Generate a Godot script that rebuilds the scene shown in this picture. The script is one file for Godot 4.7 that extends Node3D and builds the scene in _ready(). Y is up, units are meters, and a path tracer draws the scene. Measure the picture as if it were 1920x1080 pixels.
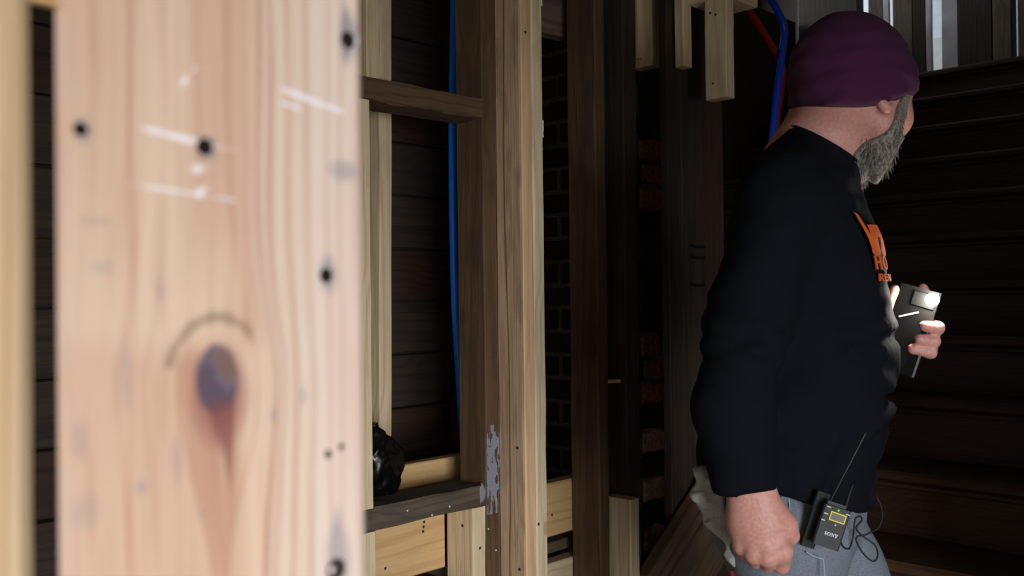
extends Node3D
# A gutted house: view past a near post into a hall with open stud walls, a toothed brick chimney,
# a man with a phone torch and a dark staircase. House axes: x runs along the stud wall, z towards the near room.

const S := 1.15            # figure units to metres
const YO := -0.191         # figure floor offset
const VIEW := -45.57       # heading of the camera
const FACE := -61.9        # heading of the figure: its x axis is where the chest points
const MAN := Vector3(1.4355, 0, -0.7698)
const XS := 0.94           # figure is a little slimmer along x
var rng := RandomNumberGenerator.new()
var taken := {}
var mats := {}


func _ready() -> void:
	rng.seed = 7
	# ---------------------------------------------------------------- camera, sky, daylight, exposure
	var cam := Camera3D.new()
	cam.name = "camera"
	add_child(cam)
	cam.position = Vector3(0, 1.275, 0)
	cam.rotation = Vector3(deg_to_rad(0.39), deg_to_rad(VIEW), -0.011)
	var lens := CameraAttributesPhysical.new()
	lens.frustum_focal_length = 39.44
	lens.frustum_focus_distance = 1.75
	lens.frustum_near = 0.05
	lens.frustum_far = 100.0
	lens.exposure_aperture = 11.5
	cam.attributes = lens
	cam.fov = 33.87
	cam.current = true

	var we := WorldEnvironment.new()
	we.name = "world"
	var env := Environment.new()
	var sky_mat := ProceduralSkyMaterial.new()
	sky_mat.sky_top_color = Color(0.62, 0.7, 0.8)
	sky_mat.sky_horizon_color = Color(0.78, 0.82, 0.86)
	sky_mat.ground_bottom_color = Color(0.3, 0.3, 0.28)
	sky_mat.ground_horizon_color = Color(0.6, 0.62, 0.62)
	var sky := Sky.new()
	sky.sky_material = sky_mat
	env.background_mode = Environment.BG_SKY
	env.sky = sky
	env.background_energy_multiplier = 0.6
	env.tonemap_mode = Environment.TONE_MAPPER_LINEAR
	env.tonemap_exposure = 1.0
	env.sdfgi_enabled = true
	env.ssao_enabled = true
	env.ssil_enabled = true
	we.environment = env
	add_child(we)

	# daylight through the glazed opening of the near room, and through the upstairs window
	area_light("daylight_window", Vector3(-1.3, 1.12, 3.13), Vector3(-1.3, 1.12, 0.0), Vector2(1.8, 1.7), Color(0.93, 0.96, 1.0), 22.0)
	area_light("upstairs_daylight", Vector3(5.2, 3.6, -4.1), Vector3(5.2, 3.6, 0.0), Vector2(2.2, 1.2), Color(0.9, 0.95, 1.0), 9.0)

	make_materials()
	build_setting()
	build_near_post()
	build_stud_wall()
	build_chimney()
	build_stairs()
	build_upstairs()
	build_pipes()
	build_person()
	build_carried()


# ==================================================================== small helpers
func area_light(called: String, at: Vector3, towards: Vector3, size: Vector2, tint: Color, energy: float) -> void:
	var l := AreaLight3D.new()
	l.name = called
	l.area_size = size
	l.light_color = tint
	l.light_energy = energy
	l.shadow_enabled = true
	l.area_range = 30.0
	add_child(l)
	l.look_at_from_position(at, towards)


func numbered(called: String) -> String:
	if not taken.has(called):
		taken[called] = 0
		return called
	taken[called] += 1
	return "%s_%03d" % [called, taken[called]]


func tag(o: Node3D, label: String, category := "", group := "", kind := "") -> Node3D:
	if label:
		o.set_meta("label", label)
	if category:
		o.set_meta("category", category)
	if group:
		o.set_meta("group", group)
	if kind:
		o.set_meta("kind", kind)
	return o


func put(called: String, mesh: Mesh, material: Material, parent: Node3D = null, at := Vector3.ZERO) -> MeshInstance3D:
	var o := MeshInstance3D.new()
	o.mesh = mesh
	o.material_override = material
	o.position = at
	if parent == null:
		o.name = numbered(called)
		add_child(o)
	else:
		o.name = called
		parent.add_child(o, true)
	return o


func base(called: String, at: Vector3) -> Node3D:
	var o := Node3D.new()
	o.name = numbered(called)
	o.position = at
	add_child(o)
	return o


func tri(st: SurfaceTool, p: Array, uv: Array, out: Vector3) -> void:
	var order := [0, 1, 2]
	if (p[2] - p[0]).cross(p[1] - p[0]).dot(out) < 0.0:
		order = [0, 2, 1]
	for i in order:
		st.set_uv(uv[i])
		st.add_vertex(p[i])


func quad(st: SurfaceTool, a: Vector3, b: Vector3, c: Vector3, d: Vector3, ua: Vector2, ub: Vector2, uc: Vector2, ud: Vector2, out: Vector3) -> void:
	tri(st, [a, b, c], [ua, ub, uc], out)
	tri(st, [a, c, d], [ua, uc, ud], out)


# a length of timber: chamfered section, optional waviness, grain along the given axis; centred on its middle
func board(size: Vector3, chamfer := 0.002, segs := 1, wave := 0.0, axis := 1, sd := -1, from := -1.0) -> ArrayMesh:
	var r := RandomNumberGenerator.new()
	r.seed = sd if sd >= 0 else rng.randi()
	var w := size.x
	var l := size.y
	var d := size.z
	var turn := Basis.IDENTITY
	if axis == 0:
		l = size.x
		w = size.y
		turn = Basis(Vector3(0, -1, 0), Vector3(1, 0, 0), Vector3(0, 0, 1))
	elif axis == 2:
		l = size.z
		d = size.y
		turn = Basis(Vector3(1, 0, 0), Vector3(0, 0, 1), Vector3(0, -1, 0))
	var hw := w / 2.0
	var hd := d / 2.0
	var c: float = min(chamfer, min(hw, hd) * 0.6)
	var sec := [Vector2(hw - c, hd), Vector2(hw, hd - c), Vector2(hw, -hd + c), Vector2(hw - c, -hd), Vector2(-hw + c, -hd), Vector2(-hw, -hd + c), Vector2(-hw, hd - c), Vector2(-hw + c, hd)]
	var run := [0.0]
	for k in 8:
		run.append(run[k] + sec[k].distance_to(sec[(k + 1) % 8]))
	var uo := r.randf() if from < 0.0 else from
	var vo := r.randf() * 2.0
	var rings := []
	for i in segs + 1:
		var y := -l / 2.0 + l * i / segs
		var ring := []
		var shift := Vector2(r.randf_range(-1, 1), r.randf_range(-1, 1)) * wave * 0.5
		for k in 8:
			var j: Vector2 = sec[k] + shift + Vector2(r.randf_range(-1, 1), r.randf_range(-1, 1)) * wave
			ring.append(turn * Vector3(j.x, y, j.y))
		rings.append(ring)
	var st := SurfaceTool.new()
	st.begin(Mesh.PRIMITIVE_TRIANGLES)
	st.set_smooth_group(-1)
	for i in segs:
		for k in 8:
			var m := (k + 1) % 8
			var v0 := vo + l * i / segs
			var v1 := vo + l * (i + 1) / segs
			var mid: Vector2 = (sec[k] + sec[m]) / 2.0
			var out := turn * Vector3(mid.x / hw, 0, mid.y / hd)
			quad(st, rings[i][k], rings[i][m], rings[i + 1][m], rings[i + 1][k], Vector2(uo + run[k], v0), Vector2(uo + run[k + 1], v0), Vector2(uo + run[k + 1], v1), Vector2(uo + run[k], v1), out)
	for e in [0, segs]:
		var mid := Vector3.ZERO
		for k in 8:
			mid += rings[e][k] / 8.0
		var out: Vector3 = turn * Vector3(0, -1.0 if e == 0 else 1.0, 0)
		for k in 8:
			var m := (k + 1) % 8
			var us := Vector2(sec[k].x, sec[k].y * 0.3)
			var um := Vector2(sec[m].x, sec[m].y * 0.3)
			tri(st, [mid, rings[e][k], rings[e][m]], [Vector2(0.1, vo), us + Vector2(0.1, vo), um + Vector2(0.1, vo)], out)
	st.generate_normals()
	return st.commit()


# timber given by its two corners in house coordinates
func timber(called: String, lo: Vector3, hi: Vector3, material: Material, parent: Node3D = null, axis := 1, chamfer := 0.003, segs := 1, wave := 0.0) -> MeshInstance3D:
	var mid := (lo + hi) / 2.0
	return put(called, board(hi - lo, chamfer, segs, wave, axis), material, parent, mid if parent == null else mid - parent.position)


# a round tube through points
func tube(points: Array, radius: float, sides := 10, taper := 1.0) -> ArrayMesh:
	var curve := Curve3D.new()
	for i in points.size():
		var t: Vector3 = (points[min(i + 1, points.size() - 1)] - points[max(i - 1, 0)]) / 6.0
		curve.add_point(points[i], -t, t)
	curve.bake_interval = max(radius * 1.6, curve.get_baked_length() / 160.0)
	var line := curve.get_baked_points()
	var st := SurfaceTool.new()
	st.begin(Mesh.PRIMITIVE_TRIANGLES)
	var side := Vector3.ZERO
	var rings := []
	for i in line.size():
		var dir := (line[min(i + 1, line.size() - 1)] - line[max(i - 1, 0)]).normalized()
		if i == 0:
			side = dir.cross(Vector3(0.31, 0.2, 0.93)).normalized()
		side = (side - dir * side.dot(dir)).normalized()
		var up := dir.cross(side)
		var rr := radius * lerpf(1.0, taper, float(i) / max(1, line.size() - 1))
		var ring := []
		for k in sides:
			var a := TAU * k / sides
			ring.append(line[i] + (side * cos(a) + up * sin(a)) * rr)
		rings.append(ring)
	for i in line.size() - 1:
		for k in sides:
			var m := (k + 1) % sides
			var v0 := float(i) * 0.02
			quad(st, rings[i][k], rings[i][m], rings[i + 1][m], rings[i + 1][k], Vector2(float(k) / sides, v0), Vector2(float(k + 1) / sides, v0), Vector2(float(k + 1) / sides, v0 + 0.02), Vector2(float(k) / sides, v0 + 0.02), rings[i][k] - line[i])
	for e in [0, line.size() - 1]:
		var out: Vector3 = (line[0] - line[1]) if e == 0 else (line[e] - line[e - 1])
		for k in sides:
			tri(st, [line[e], rings[e][k], rings[e][(k + 1) % sides]], [Vector2.ZERO, Vector2.ZERO, Vector2.ZERO], out)
	st.generate_normals()
	return st.commit()


# ==================================================================== materials
func plain(albedo: Color, rough := 0.8, metal := 0.0) -> StandardMaterial3D:
	var m := StandardMaterial3D.new()
	m.albedo_color = albedo
	m.roughness = rough
	m.metallic = metal
	return m


func bytes_of(n: FastNoiseLite, w: int, h: int, tw: int, th: int) -> PackedByteArray:
	var im := n.get_seamless_image(w, h)
	im.resize(tw, th, Image.INTERPOLATE_CUBIC)
	im.convert(Image.FORMAT_L8)
	return im.get_data()


func noise(sd: int, freq: float, octaves := 3) -> FastNoiseLite:
	var n := FastNoiseLite.new()
	n.noise_type = FastNoiseLite.TYPE_SIMPLEX_SMOOTH
	n.seed = sd
	n.frequency = freq
	n.fractal_octaves = octaves
	return n


# long-grained wood, 0.2 m x 1.2 m, growth lines, fibre, stains and small knots
func wood(called: String, sd: int, light: Color, dark: Color, rings: int, lines: float, fibre: float, stain: Color, stains: float, knots: int, rough := 0.78, streak := 0.0) -> StandardMaterial3D:
	var w := 256
	var h := 1024
	var warp := bytes_of(noise(sd, 0.012, 2), 128, 64, w, h)
	var fine := bytes_of(noise(sd + 1, 0.11, 3), 256, 48, w, h)
	var spot := bytes_of(noise(sd + 2, 0.03, 4), 96, 192, w, h)
	var r := RandomNumberGenerator.new()
	r.seed = sd
	var ks := []
	for i in knots:
		ks.append([r.randf_range(30, 226), r.randf_range(60, 960), r.randf_range(6, 13)])
	var out := PackedByteArray()
	out.resize(w * h * 3)
	var freq := rings * TAU / w
	var at := 0
	var i := 0
	for y in h:
		var near := []
		for k in ks:
			if absf(y - k[1]) < 90.0:
				near.append(k)
		for x in w:
			var ring := 0.0
			var phase := float(x) * freq + (warp[i] - 128) * 0.05
			var knot := 0.0
			for k in near:
				var dx: float = x - k[0]
				var dy: float = (y - k[1]) * 1.1
				var rr := sqrt(dx * dx + dy * dy * 0.35)
				phase += 3.2 * signf(dx) * exp(-rr / 22.0)
				if rr < k[2]:
					knot = maxf(knot, clampf((k[2] - rr) * 0.45, 0.0, 1.0))
			ring = 0.5 + 0.5 * sin(phase)
			ring = ring * ring * ring
			var t := clampf(ring * lines + (fine[i] - 128) / 128.0 * fibre + knot * 0.9, 0.0, 1.0)
			if streak > 0.0:
				var away := absf(x - 128.0 - (warp[i] - 128) * 0.16) - 1.5 * spot[i] / 128.0
				t = maxf(t, clampf(1.0 - away * 0.22, 0.0, 1.0) * streak)
			var s := clampf((spot[i] - 140) / 60.0, 0.0, 1.0) * stains
			var c := light.lerp(dark, t).lerp(stain, s)
			out[at] = int(c.r * 255.0)
			out[at + 1] = int(c.g * 255.0)
			out[at + 2] = int(c.b * 255.0)
			at += 3
			i += 1
	var im := Image.create_from_data(w, h, false, Image.FORMAT_RGB8, out)
	var m := StandardMaterial3D.new()
	m.albedo_texture = ImageTexture.create_from_image(im)
	m.roughness = rough
	m.uv1_scale = Vector3(5, 1 / 1.2, 1)
	m.resource_name = called
	var bump := Image.create_from_data(w, h, false, Image.FORMAT_L8, fine)
	bump.bump_map_to_normal_map(1.6)
	m.normal_enabled = true
	m.normal_texture = ImageTexture.create_from_image(bump)
	m.normal_scale = 0.5
	mats[called] = m
	return m


# the same wood under another tint
func tinted(called: String, from: String, tint: Color) -> StandardMaterial3D:
	var m: StandardMaterial3D = mats[from].duplicate()
	m.albedo_color = tint
	m.resource_name = called
	mats[called] = m
	return m


# speckled surface from noise between two colours, mapped in the object's own axes
func speckled(called: String, sd: int, a: Color, b: Color, size: float, freq := 0.05, rough := 0.9, relief := 0.0) -> StandardMaterial3D:
	var g := Gradient.new()
	g.set_color(0, a)
	g.set_color(1, b)
	var t := NoiseTexture2D.new()
	t.width = 256
	t.height = 256
	t.seamless = true
	t.noise = noise(sd, freq, 5)
	t.color_ramp = g
	var m := StandardMaterial3D.new()
	m.albedo_texture = t
	m.roughness = rough
	m.uv1_triplanar = true
	m.uv1_scale = Vector3.ONE / size
	if relief > 0.0:
		var n := NoiseTexture2D.new()
		n.width = 256
		n.height = 256
		n.seamless = true
		n.as_normal_map = true
		n.bump_strength = 6.0
		n.noise = noise(sd + 5, freq * 1.5, 4)
		m.normal_enabled = true
		m.normal_texture = n
		m.normal_scale = relief
	m.resource_name = called
	mats[called] = m
	return m


func make_materials() -> void:
	wood("pine", 11, Color(0.88, 0.78, 0.62), Color(0.76, 0.61, 0.44), 7, 0.45, 0.22, Color(0.74, 0.64, 0.5), 0.25, 2)
	wood("old_pine", 23, Color(0.47, 0.39, 0.3), Color(0.33, 0.25, 0.17), 6, 0.5, 0.4, Color(0.36, 0.3, 0.25), 0.7, 2)
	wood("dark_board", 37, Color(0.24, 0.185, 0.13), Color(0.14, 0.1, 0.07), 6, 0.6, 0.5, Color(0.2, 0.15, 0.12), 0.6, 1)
	wood("streaked", 43, Color(0.76, 0.64, 0.5), Color(0.36, 0.2, 0.11), 5, 0.2, 0.22, Color(0.56, 0.47, 0.38), 0.5, 1, 0.8, 0.75)
	wood("varnish", 51, Color(0.29, 0.195, 0.125), Color(0.18, 0.115, 0.075), 8, 0.5, 0.4, Color(0.29, 0.2, 0.13), 0.4, 0, 0.5)
	tinted("pine_pink", "pine", Color(1.0, 0.93, 0.88))
	tinted("pine_pale", "pine", Color(1.0, 1.02, 1.04))
	tinted("pine_yellow", "pine", Color(0.98, 0.9, 0.78))
	tinted("pine_side", "pine", Color(0.9, 0.87, 0.84))
	tinted("grey_old", "old_pine", Color(0.8, 0.82, 0.86))
	tinted("brown_old", "old_pine", Color(0.82, 0.74, 0.62))
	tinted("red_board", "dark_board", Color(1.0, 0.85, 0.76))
	tinted("stringer", "old_pine", Color(0.9, 0.86, 0.8))
	tinted("tread_edge", "old_pine", Color(0.8, 0.66, 0.5))
	speckled("brick_red", 61, Color(0.5, 0.27, 0.18), Color(0.82, 0.5, 0.36), 0.16, 0.03, 0.95, 0.6)
	speckled("brick_pale", 62, Color(0.7, 0.5, 0.41), Color(0.9, 0.76, 0.67), 0.16, 0.03, 0.95, 0.6)
	speckled("brick_sooty", 63, Color(0.16, 0.13, 0.11), Color(0.3, 0.22, 0.18), 0.16, 0.03, 0.95, 0.6)
	speckled("mortar", 64, Color(0.42, 0.38, 0.31), Color(0.56, 0.53, 0.46), 0.1, 0.06, 1.0, 0.6)
	speckled("mortar_sooty", 65, Color(0.36, 0.33, 0.29), Color(0.5, 0.47, 0.42), 0.1, 0.06, 1.0, 0.6)
	speckled("old_paint", 92, Color(0.42, 0.4, 0.4), Color(0.62, 0.63, 0.67), 0.04, 0.06, 0.9)
	speckled("plaster", 66, Color(0.78, 0.76, 0.72), Color(0.86, 0.84, 0.8), 0.8, 0.02, 0.95)
	speckled("drywall", 67, Color(0.8, 0.83, 0.84), Color(0.86, 0.88, 0.89), 0.5, 0.03, 0.95)
	speckled("shirt_cloth", 71, Color(0.055, 0.06, 0.078), Color(0.085, 0.09, 0.115), 0.02, 0.06, 0.9, 0.25)
	mats.shirt_cloth.metallic_specular = 0.2
	speckled("denim", 72, Color(0.36, 0.38, 0.415), Color(0.52, 0.54, 0.57), 0.05, 0.05, 0.9, 0.3)
	speckled("beanie_knit", 73, Color(0.22, 0.055, 0.17), Color(0.31, 0.095, 0.25), 0.012, 0.06, 0.95, 0.5)
	speckled("skin", 74, Color(0.74, 0.5, 0.44), Color(0.84, 0.62, 0.56), 0.08, 0.04, 0.55, 0.15)
	mats.skin.subsurf_scatter_enabled = true
	mats.skin.subsurf_scatter_strength = 0.15
	speckled("beard_hair", 75, Color(0.22, 0.19, 0.16), Color(0.66, 0.63, 0.6), 0.07, 0.045, 0.85)
	speckled("rag_cloth", 76, Color(0.62, 0.61, 0.57), Color(0.8, 0.79, 0.75), 0.04, 0.05, 0.95, 0.4)
	mats.blue_pipe = plain(Color(0.06, 0.5, 0.98), 0.4)
	mats.red_pipe = plain(Color(0.52, 0.04, 0.04), 0.5)
	mats.bag = plain(Color(0.03, 0.032, 0.036), 0.28)
	mats.device = plain(Color(0.16, 0.16, 0.16), 0.6)
	mats.black = plain(Color(0.03, 0.03, 0.033), 0.7)
	mats.steel = plain(Color(0.45, 0.4, 0.38), 0.35, 0.9)
	mats.white = plain(Color(0.85, 0.85, 0.85), 0.7)
	mats.shoe = plain(Color(0.2, 0.15, 0.1), 0.7)


# ==================================================================== the room
func slab(called: String, lo: Vector3, hi: Vector3, material: Material) -> MeshInstance3D:
	var o := timber(called, lo, hi, material, null, 1, 0.0005)
	tag(o, "", "", "", "structure")
	return o


func build_setting() -> void:
	# floor of wide dark boards
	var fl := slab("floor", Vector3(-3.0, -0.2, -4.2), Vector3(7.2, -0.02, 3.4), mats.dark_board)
	for i in 21:
		var z0 := -2.1 + i * 0.25
		timber("floorboard", Vector3(-2.4, -0.02, z0 + 0.002), Vector3(1.99 if z0 < -0.4 else 3.4, 0.0, z0 + 0.248), mats.old_pine, fl, 0, 0.002)
	# ceiling over the near room and the hall; the stairwell is open above x = 2.4
	slab("ceiling", Vector3(-3.0, 2.45, -4.2), Vector3(2.4, 2.7, 3.4), mats.plaster)
	slab("ceiling_001", Vector3(2.4, 2.45, -0.2), Vector3(4.0, 2.7, 3.4), mats.dark_board)
	slab("ceiling_002", Vector3(2.2, 4.7, -4.2), Vector3(7.2, 4.9, -0.2), mats.dark_board)
	# outer walls
	slab("wall_left", Vector3(-3.15, -0.2, -4.2), Vector3(-3.0, 2.7, 3.4), mats.plaster)
	# added unseen beam behind the camera, shades the head and the upper timbers
	slab("added_beam_1", Vector3(-3.0, 1.42, 0.6), Vector3(4.0, 2.45, 0.75), mats.dark_board)
	slab("wall_far", Vector3(2.3, -0.2, -4.35), Vector3(7.2, 3.0, -4.2), mats.dark_board)
	slab("wall_far_001", Vector3(2.3, 4.2, -4.35), Vector3(7.2, 4.9, -4.2), mats.dark_board)
	slab("wall_far_002", Vector3(2.3, 3.0, -4.35), Vector3(4.1, 4.2, -4.2), mats.dark_board)
	slab("wall_far_003", Vector3(6.3, 3.0, -4.35), Vector3(7.2, 4.2, -4.2), mats.dark_board)
	var up := base("window_2", Vector3(5.2, 3.0, -4.27))
	tag(up, "", "", "", "structure")
	timber("window_frame", Vector3(4.1, 3.0, -4.3), Vector3(4.15, 4.2, -4.24), mats.white, up)
	timber("window_frame", Vector3(6.25, 3.0, -4.3), Vector3(6.3, 4.2, -4.24), mats.white, up)
	timber("window_frame", Vector3(4.15, 3.0, -4.3), Vector3(6.25, 3.05, -4.24), mats.white, up, 0)
	timber("window_frame", Vector3(4.15, 4.15, -4.3), Vector3(6.25, 4.2, -4.24), mats.white, up, 0)
	var glass := StandardMaterial3D.new()
	glass.albedo_color = Color(1, 1, 1, 0.06)
	glass.transparency = BaseMaterial3D.TRANSPARENCY_ALPHA
	glass.roughness = 0.05
	timber("pane", Vector3(4.15, 3.05, -4.273), Vector3(6.25, 4.15, -4.267), glass, up)
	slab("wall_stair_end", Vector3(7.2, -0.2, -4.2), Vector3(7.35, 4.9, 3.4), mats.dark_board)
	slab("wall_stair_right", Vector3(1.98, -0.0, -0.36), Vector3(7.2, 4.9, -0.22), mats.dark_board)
	slab("added_wall_stair_left", Vector3(2.3, 0.0, -2.9), Vector3(5.29, 2.9, -2.76), mats.dark_board)  # added wall, raised to shield the treads from the upstairs daylight
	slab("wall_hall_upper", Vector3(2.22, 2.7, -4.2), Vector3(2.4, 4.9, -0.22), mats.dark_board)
	slab("wall_room_right", Vector3(4.0, -0.2, -0.22), Vector3(4.15, 2.7, 3.4), mats.plaster)
	# front wall with the glazed opening that lets the daylight in
	slab("wall_front", Vector3(-3.0, -0.2, 3.2), Vector3(-2.27, 2.7, 3.4), mats.plaster)
	slab("wall_front_001", Vector3(-0.33, -0.2, 3.2), Vector3(4.0, 2.7, 3.4), mats.plaster)
	slab("wall_front_002", Vector3(-2.27, 2.02, 3.2), Vector3(-0.33, 2.7, 3.4), mats.plaster)
	slab("wall_front_003", Vector3(-2.27, -0.2, 3.2), Vector3(-0.33, 0.22, 3.4), mats.plaster)
	var win := base("window_1", Vector3(-1.3, 0.22, 3.3))
	tag(win, "", "", "", "structure")
	timber("window_frame", Vector3(-2.27, 0.22, 3.27), Vector3(-2.21, 2.02, 3.33), mats.white, win)
	timber("window_frame", Vector3(-0.39, 0.22, 3.27), Vector3(-0.33, 2.02, 3.33), mats.white, win)
	timber("window_frame", Vector3(-2.21, 0.22, 3.27), Vector3(-0.39, 0.28, 3.33), mats.white, win, 0)
	timber("window_frame", Vector3(-2.21, 1.96, 3.27), Vector3(-0.39, 2.02, 3.33), mats.white, win, 0)
	timber("pane", Vector3(-2.21, 0.28, 3.296), Vector3(-0.39, 1.96, 3.302), glass, win)
	# old sheathing behind the stud wall: one board above another
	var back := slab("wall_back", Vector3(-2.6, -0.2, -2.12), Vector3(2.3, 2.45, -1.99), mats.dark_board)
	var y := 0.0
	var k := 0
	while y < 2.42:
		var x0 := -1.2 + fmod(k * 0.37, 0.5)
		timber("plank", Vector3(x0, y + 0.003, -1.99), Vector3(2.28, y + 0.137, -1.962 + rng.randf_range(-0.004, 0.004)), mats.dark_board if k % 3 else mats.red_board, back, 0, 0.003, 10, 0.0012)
		y += 0.14
		k += 1


# ==================================================================== the blurred post right in front of the lens
func build_near_post() -> void:
	var w := 512
	var h := 1024
	var fine := bytes_of(noise(301, 0.12, 3), 256, 24, w, h)
	var warp := bytes_of(noise(302, 0.012, 2), 128, 64, w, h)
	var spot := bytes_of(noise(303, 0.05, 4), 128, 256, w, h)
	var out := PackedByteArray()
	out.resize(w * h * 3)
	# the face spans x 0.080..0.190 and y 1.155..1.395; millimetres from its lower left corner
	var light := Color(0.83, 0.705, 0.595)
	var warm := Color(0.79, 0.645, 0.535)
	var line := Color(0.66, 0.45, 0.35)
	var grey := Color(0.5, 0.49, 0.52)
	var core := Color(0.32, 0.26, 0.31)
	var halo := Color(0.55, 0.33, 0.3)
	var kx := 52.2
	var ky := 97.0
	var stains := [[98.0, 202.5, 3.0, 7.5, 0.75], [49.5, 162.0, 2.6, 3.6, 0.55], [15.5, 163.0, 2.2, 3.5, 0.45], [89.3, 127.0, 2.8, 5.2, 0.55], [96.0, 159.5, 5.5, 3.2, 0.4], [92.5, 38.0, 4.5, 12.0, 0.5], [40.0, 76.0, 1.4, 6.0, 0.25], [26.0, 100.0, 1.2, 9.0, 0.25], [14.0, 84.0, 1.6, 5.0, 0.25], [80.0, 90.0, 0.9, 2.6, 0.4], [70.0, 85.0, 1.0, 2.2, 0.4], [89.0, 71.2, 1.0, 1.0, 0.9], [94.0, 73.0, 0.9, 0.9, 0.9], [30.0, 70.0, 1.2, 2.0, 0.35], [15.0, 66.0, 4.0, 4.0, 0.2], [47.0, 60.0, 1.0, 1.6, 0.3], [20.0, 128.0, 3.0, 1.6, 0.18], [18.0, 140.0, 4.0, 1.2, 0.18], [36.0, 122.0, 1.2, 3.0, 0.25]]
	var chalk := [[31.5, 165.4, 48.0, 163.2, 0.6], [50.0, 162.5, 58.0, 162.4, 0.3], [74.0, 182.0, 95.0, 178.2, 0.55], [74.0, 178.0, 80.0, 177.0, 0.3], [27.0, 150.2, 58.0, 147.8, 0.25], [47.0, 155.6, 48.2, 156.2, 1.3], [47.5, 149.0, 49.0, 150.6, 1.2], [42.0, 178.5, 43.5, 180.5, 0.9], [45.5, 183.0, 46.5, 184.0, 0.5], [99.0, 200.0, 104.0, 204.0, 0.7]]
	var i := 0
	var at := 0
	for py in h:
		var my := (1.0 - (py + 0.5) / h) * 240.0
		var v := my - ky
		var swell := exp(-v * v / 900.0) * 150.0
		for px in w:
			var mx := (px + 0.5) / w * 110.0
			var u := mx - kx
			var wv := (warp[i] - 128) / 128.0
			var q := signf(u) * sqrt(maxf(u * u - swell, 0.0)) + wv * 2.2
			var f := (fine[i] - 128) / 128.0
			var ring := 0.5 + 0.5 * sin(q * (0.92 if q > 14.0 else 0.7) + 0.8 * sin(q * 0.31))
			ring = pow(ring, 4.0 if q > 14.0 else 2.5)
			var strength := 0.62 if q > 12.0 else (0.25 + 0.25 * sin(q * 0.4))
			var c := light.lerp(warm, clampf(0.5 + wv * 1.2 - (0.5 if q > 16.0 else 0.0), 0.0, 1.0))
			c = c.lerp(line, clampf(ring * strength * 1.25 + f * 0.28, 0.0, 0.85))
			# heartwood band above the knot
			if q > -12.0 and q < 12.0 and v > 12.0:
				c = c.lerp(Color(0.74, 0.56, 0.46), 0.45 * clampf((12.0 - absf(q)) / 4.0, 0.0, 1.0) * clampf((v - 18.0 + f * 12.0) / 24.0, 0.0, 1.0))
			var right_tone := clampf((q - 10.5 + wv * 3.0 + f * 2.0) * 0.5, 0.0, 1.0) * 0.3 + clampf((q - 21.0 + wv * 6.0 + f * 5.0) * 0.2, 0.0, 1.0) * 0.25  # paler, less saturated tone towards the right edge
			c = c.lerp(Color(0.87, 0.8, 0.75), right_tone)
			# knot: grey core, red halo, drip below, dark arch above
			var kr := sqrt(u * u / 45.0 + v * v / 100.0)
			if kr < 3.2:
				var hx := u - 0.6
				var hal := clampf(1.7 - sqrt(hx * hx / 40.0 + (v + 5.0) * (v + 5.0) / 95.0), 0.0, 1.0) * 0.75
				c = c.lerp(halo, hal)
				c = c.lerp(core.lerp(Color(0.42, 0.39, 0.43), clampf((spot[i] - 110) / 60.0, 0.0, 1.0)).lerp(Color(0.44, 0.3, 0.24), clampf((spot[i] - 150) / 40.0, 0.0, 0.7)), clampf((1.06 - kr + f * 0.08) * 5.0, 0.0, 0.92))
				var arc := absf(sqrt(u * u / 180.0 + (v - 1.0) * (v - 1.0) / 235.0) - 1.08)
				if v > 4.0 and u < 11.0:
					c = c.lerp(Color(0.45, 0.36, 0.27), clampf(0.6 - arc * 4.0 + f * 0.2, 0.0, 0.5))
			if v < -6.0 and v > -34.0:
				var dw := absf(u - 1.2 - (v + 8.0) * -0.1) - (34.0 + v) * 0.17 - f * 0.8
				c = c.lerp(Color(0.46, 0.25, 0.22), clampf(-dw * 0.4, 0.0, 0.62))
			for s in stains:
				var dx: float = (mx - s[0]) / s[2]
				if dx > 1.6 or dx < -1.6:
					continue
				var dy: float = (my - s[1]) / s[3]
				var d := sqrt(dx * dx + dy * dy)
				if d < 1.6:
					c = c.lerp(grey, clampf((1.35 - d + f * 0.35) * 1.4, 0.0, 1.0) * s[4])
			for s in chalk:
				var a := Vector2(s[0], s[1])
				var b := Vector2(s[2], s[3])
				if my > maxf(a.y, b.y) + 2.0 or my < minf(a.y, b.y) - 2.0:
					continue
				var p := Vector2(mx, my)
				var t := clampf((p - a).dot(b - a) / (b - a).length_squared(), 0.0, 1.0)
				var d := p.distance_to(a.lerp(b, t))
				if d < s[4] * 2.0:
					c = c.lerp(Color(0.93, 0.91, 0.92), clampf((1.5 - d / s[4] + (spot[i] - 128) / 90.0) * 0.8, 0.0, 0.8))
			if mx < 9.0 and spot[i] > 120:
				c = c.lerp(Color(0.72, 0.68, 0.68), 0.3)
			out[at] = int(c.r * 255.0)
			out[at + 1] = int(c.g * 255.0)
			out[at + 2] = int(c.b * 255.0)
			at += 3
			i += 1
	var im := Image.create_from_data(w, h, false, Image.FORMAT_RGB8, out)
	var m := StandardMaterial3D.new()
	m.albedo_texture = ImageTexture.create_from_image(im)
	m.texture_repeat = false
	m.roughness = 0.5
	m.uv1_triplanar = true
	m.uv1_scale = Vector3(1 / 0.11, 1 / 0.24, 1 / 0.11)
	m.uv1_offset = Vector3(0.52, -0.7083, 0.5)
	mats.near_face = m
	# timber body with real nail holes
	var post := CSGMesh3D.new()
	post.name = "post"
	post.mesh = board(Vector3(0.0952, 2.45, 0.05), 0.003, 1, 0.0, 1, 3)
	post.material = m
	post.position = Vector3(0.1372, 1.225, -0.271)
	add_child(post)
	tag(post, "knotty pale pine post with nail holes and chalk scratches filling the left foreground", "post")
	var mid := Vector3(0.135, 1.275, -0.246)
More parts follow.
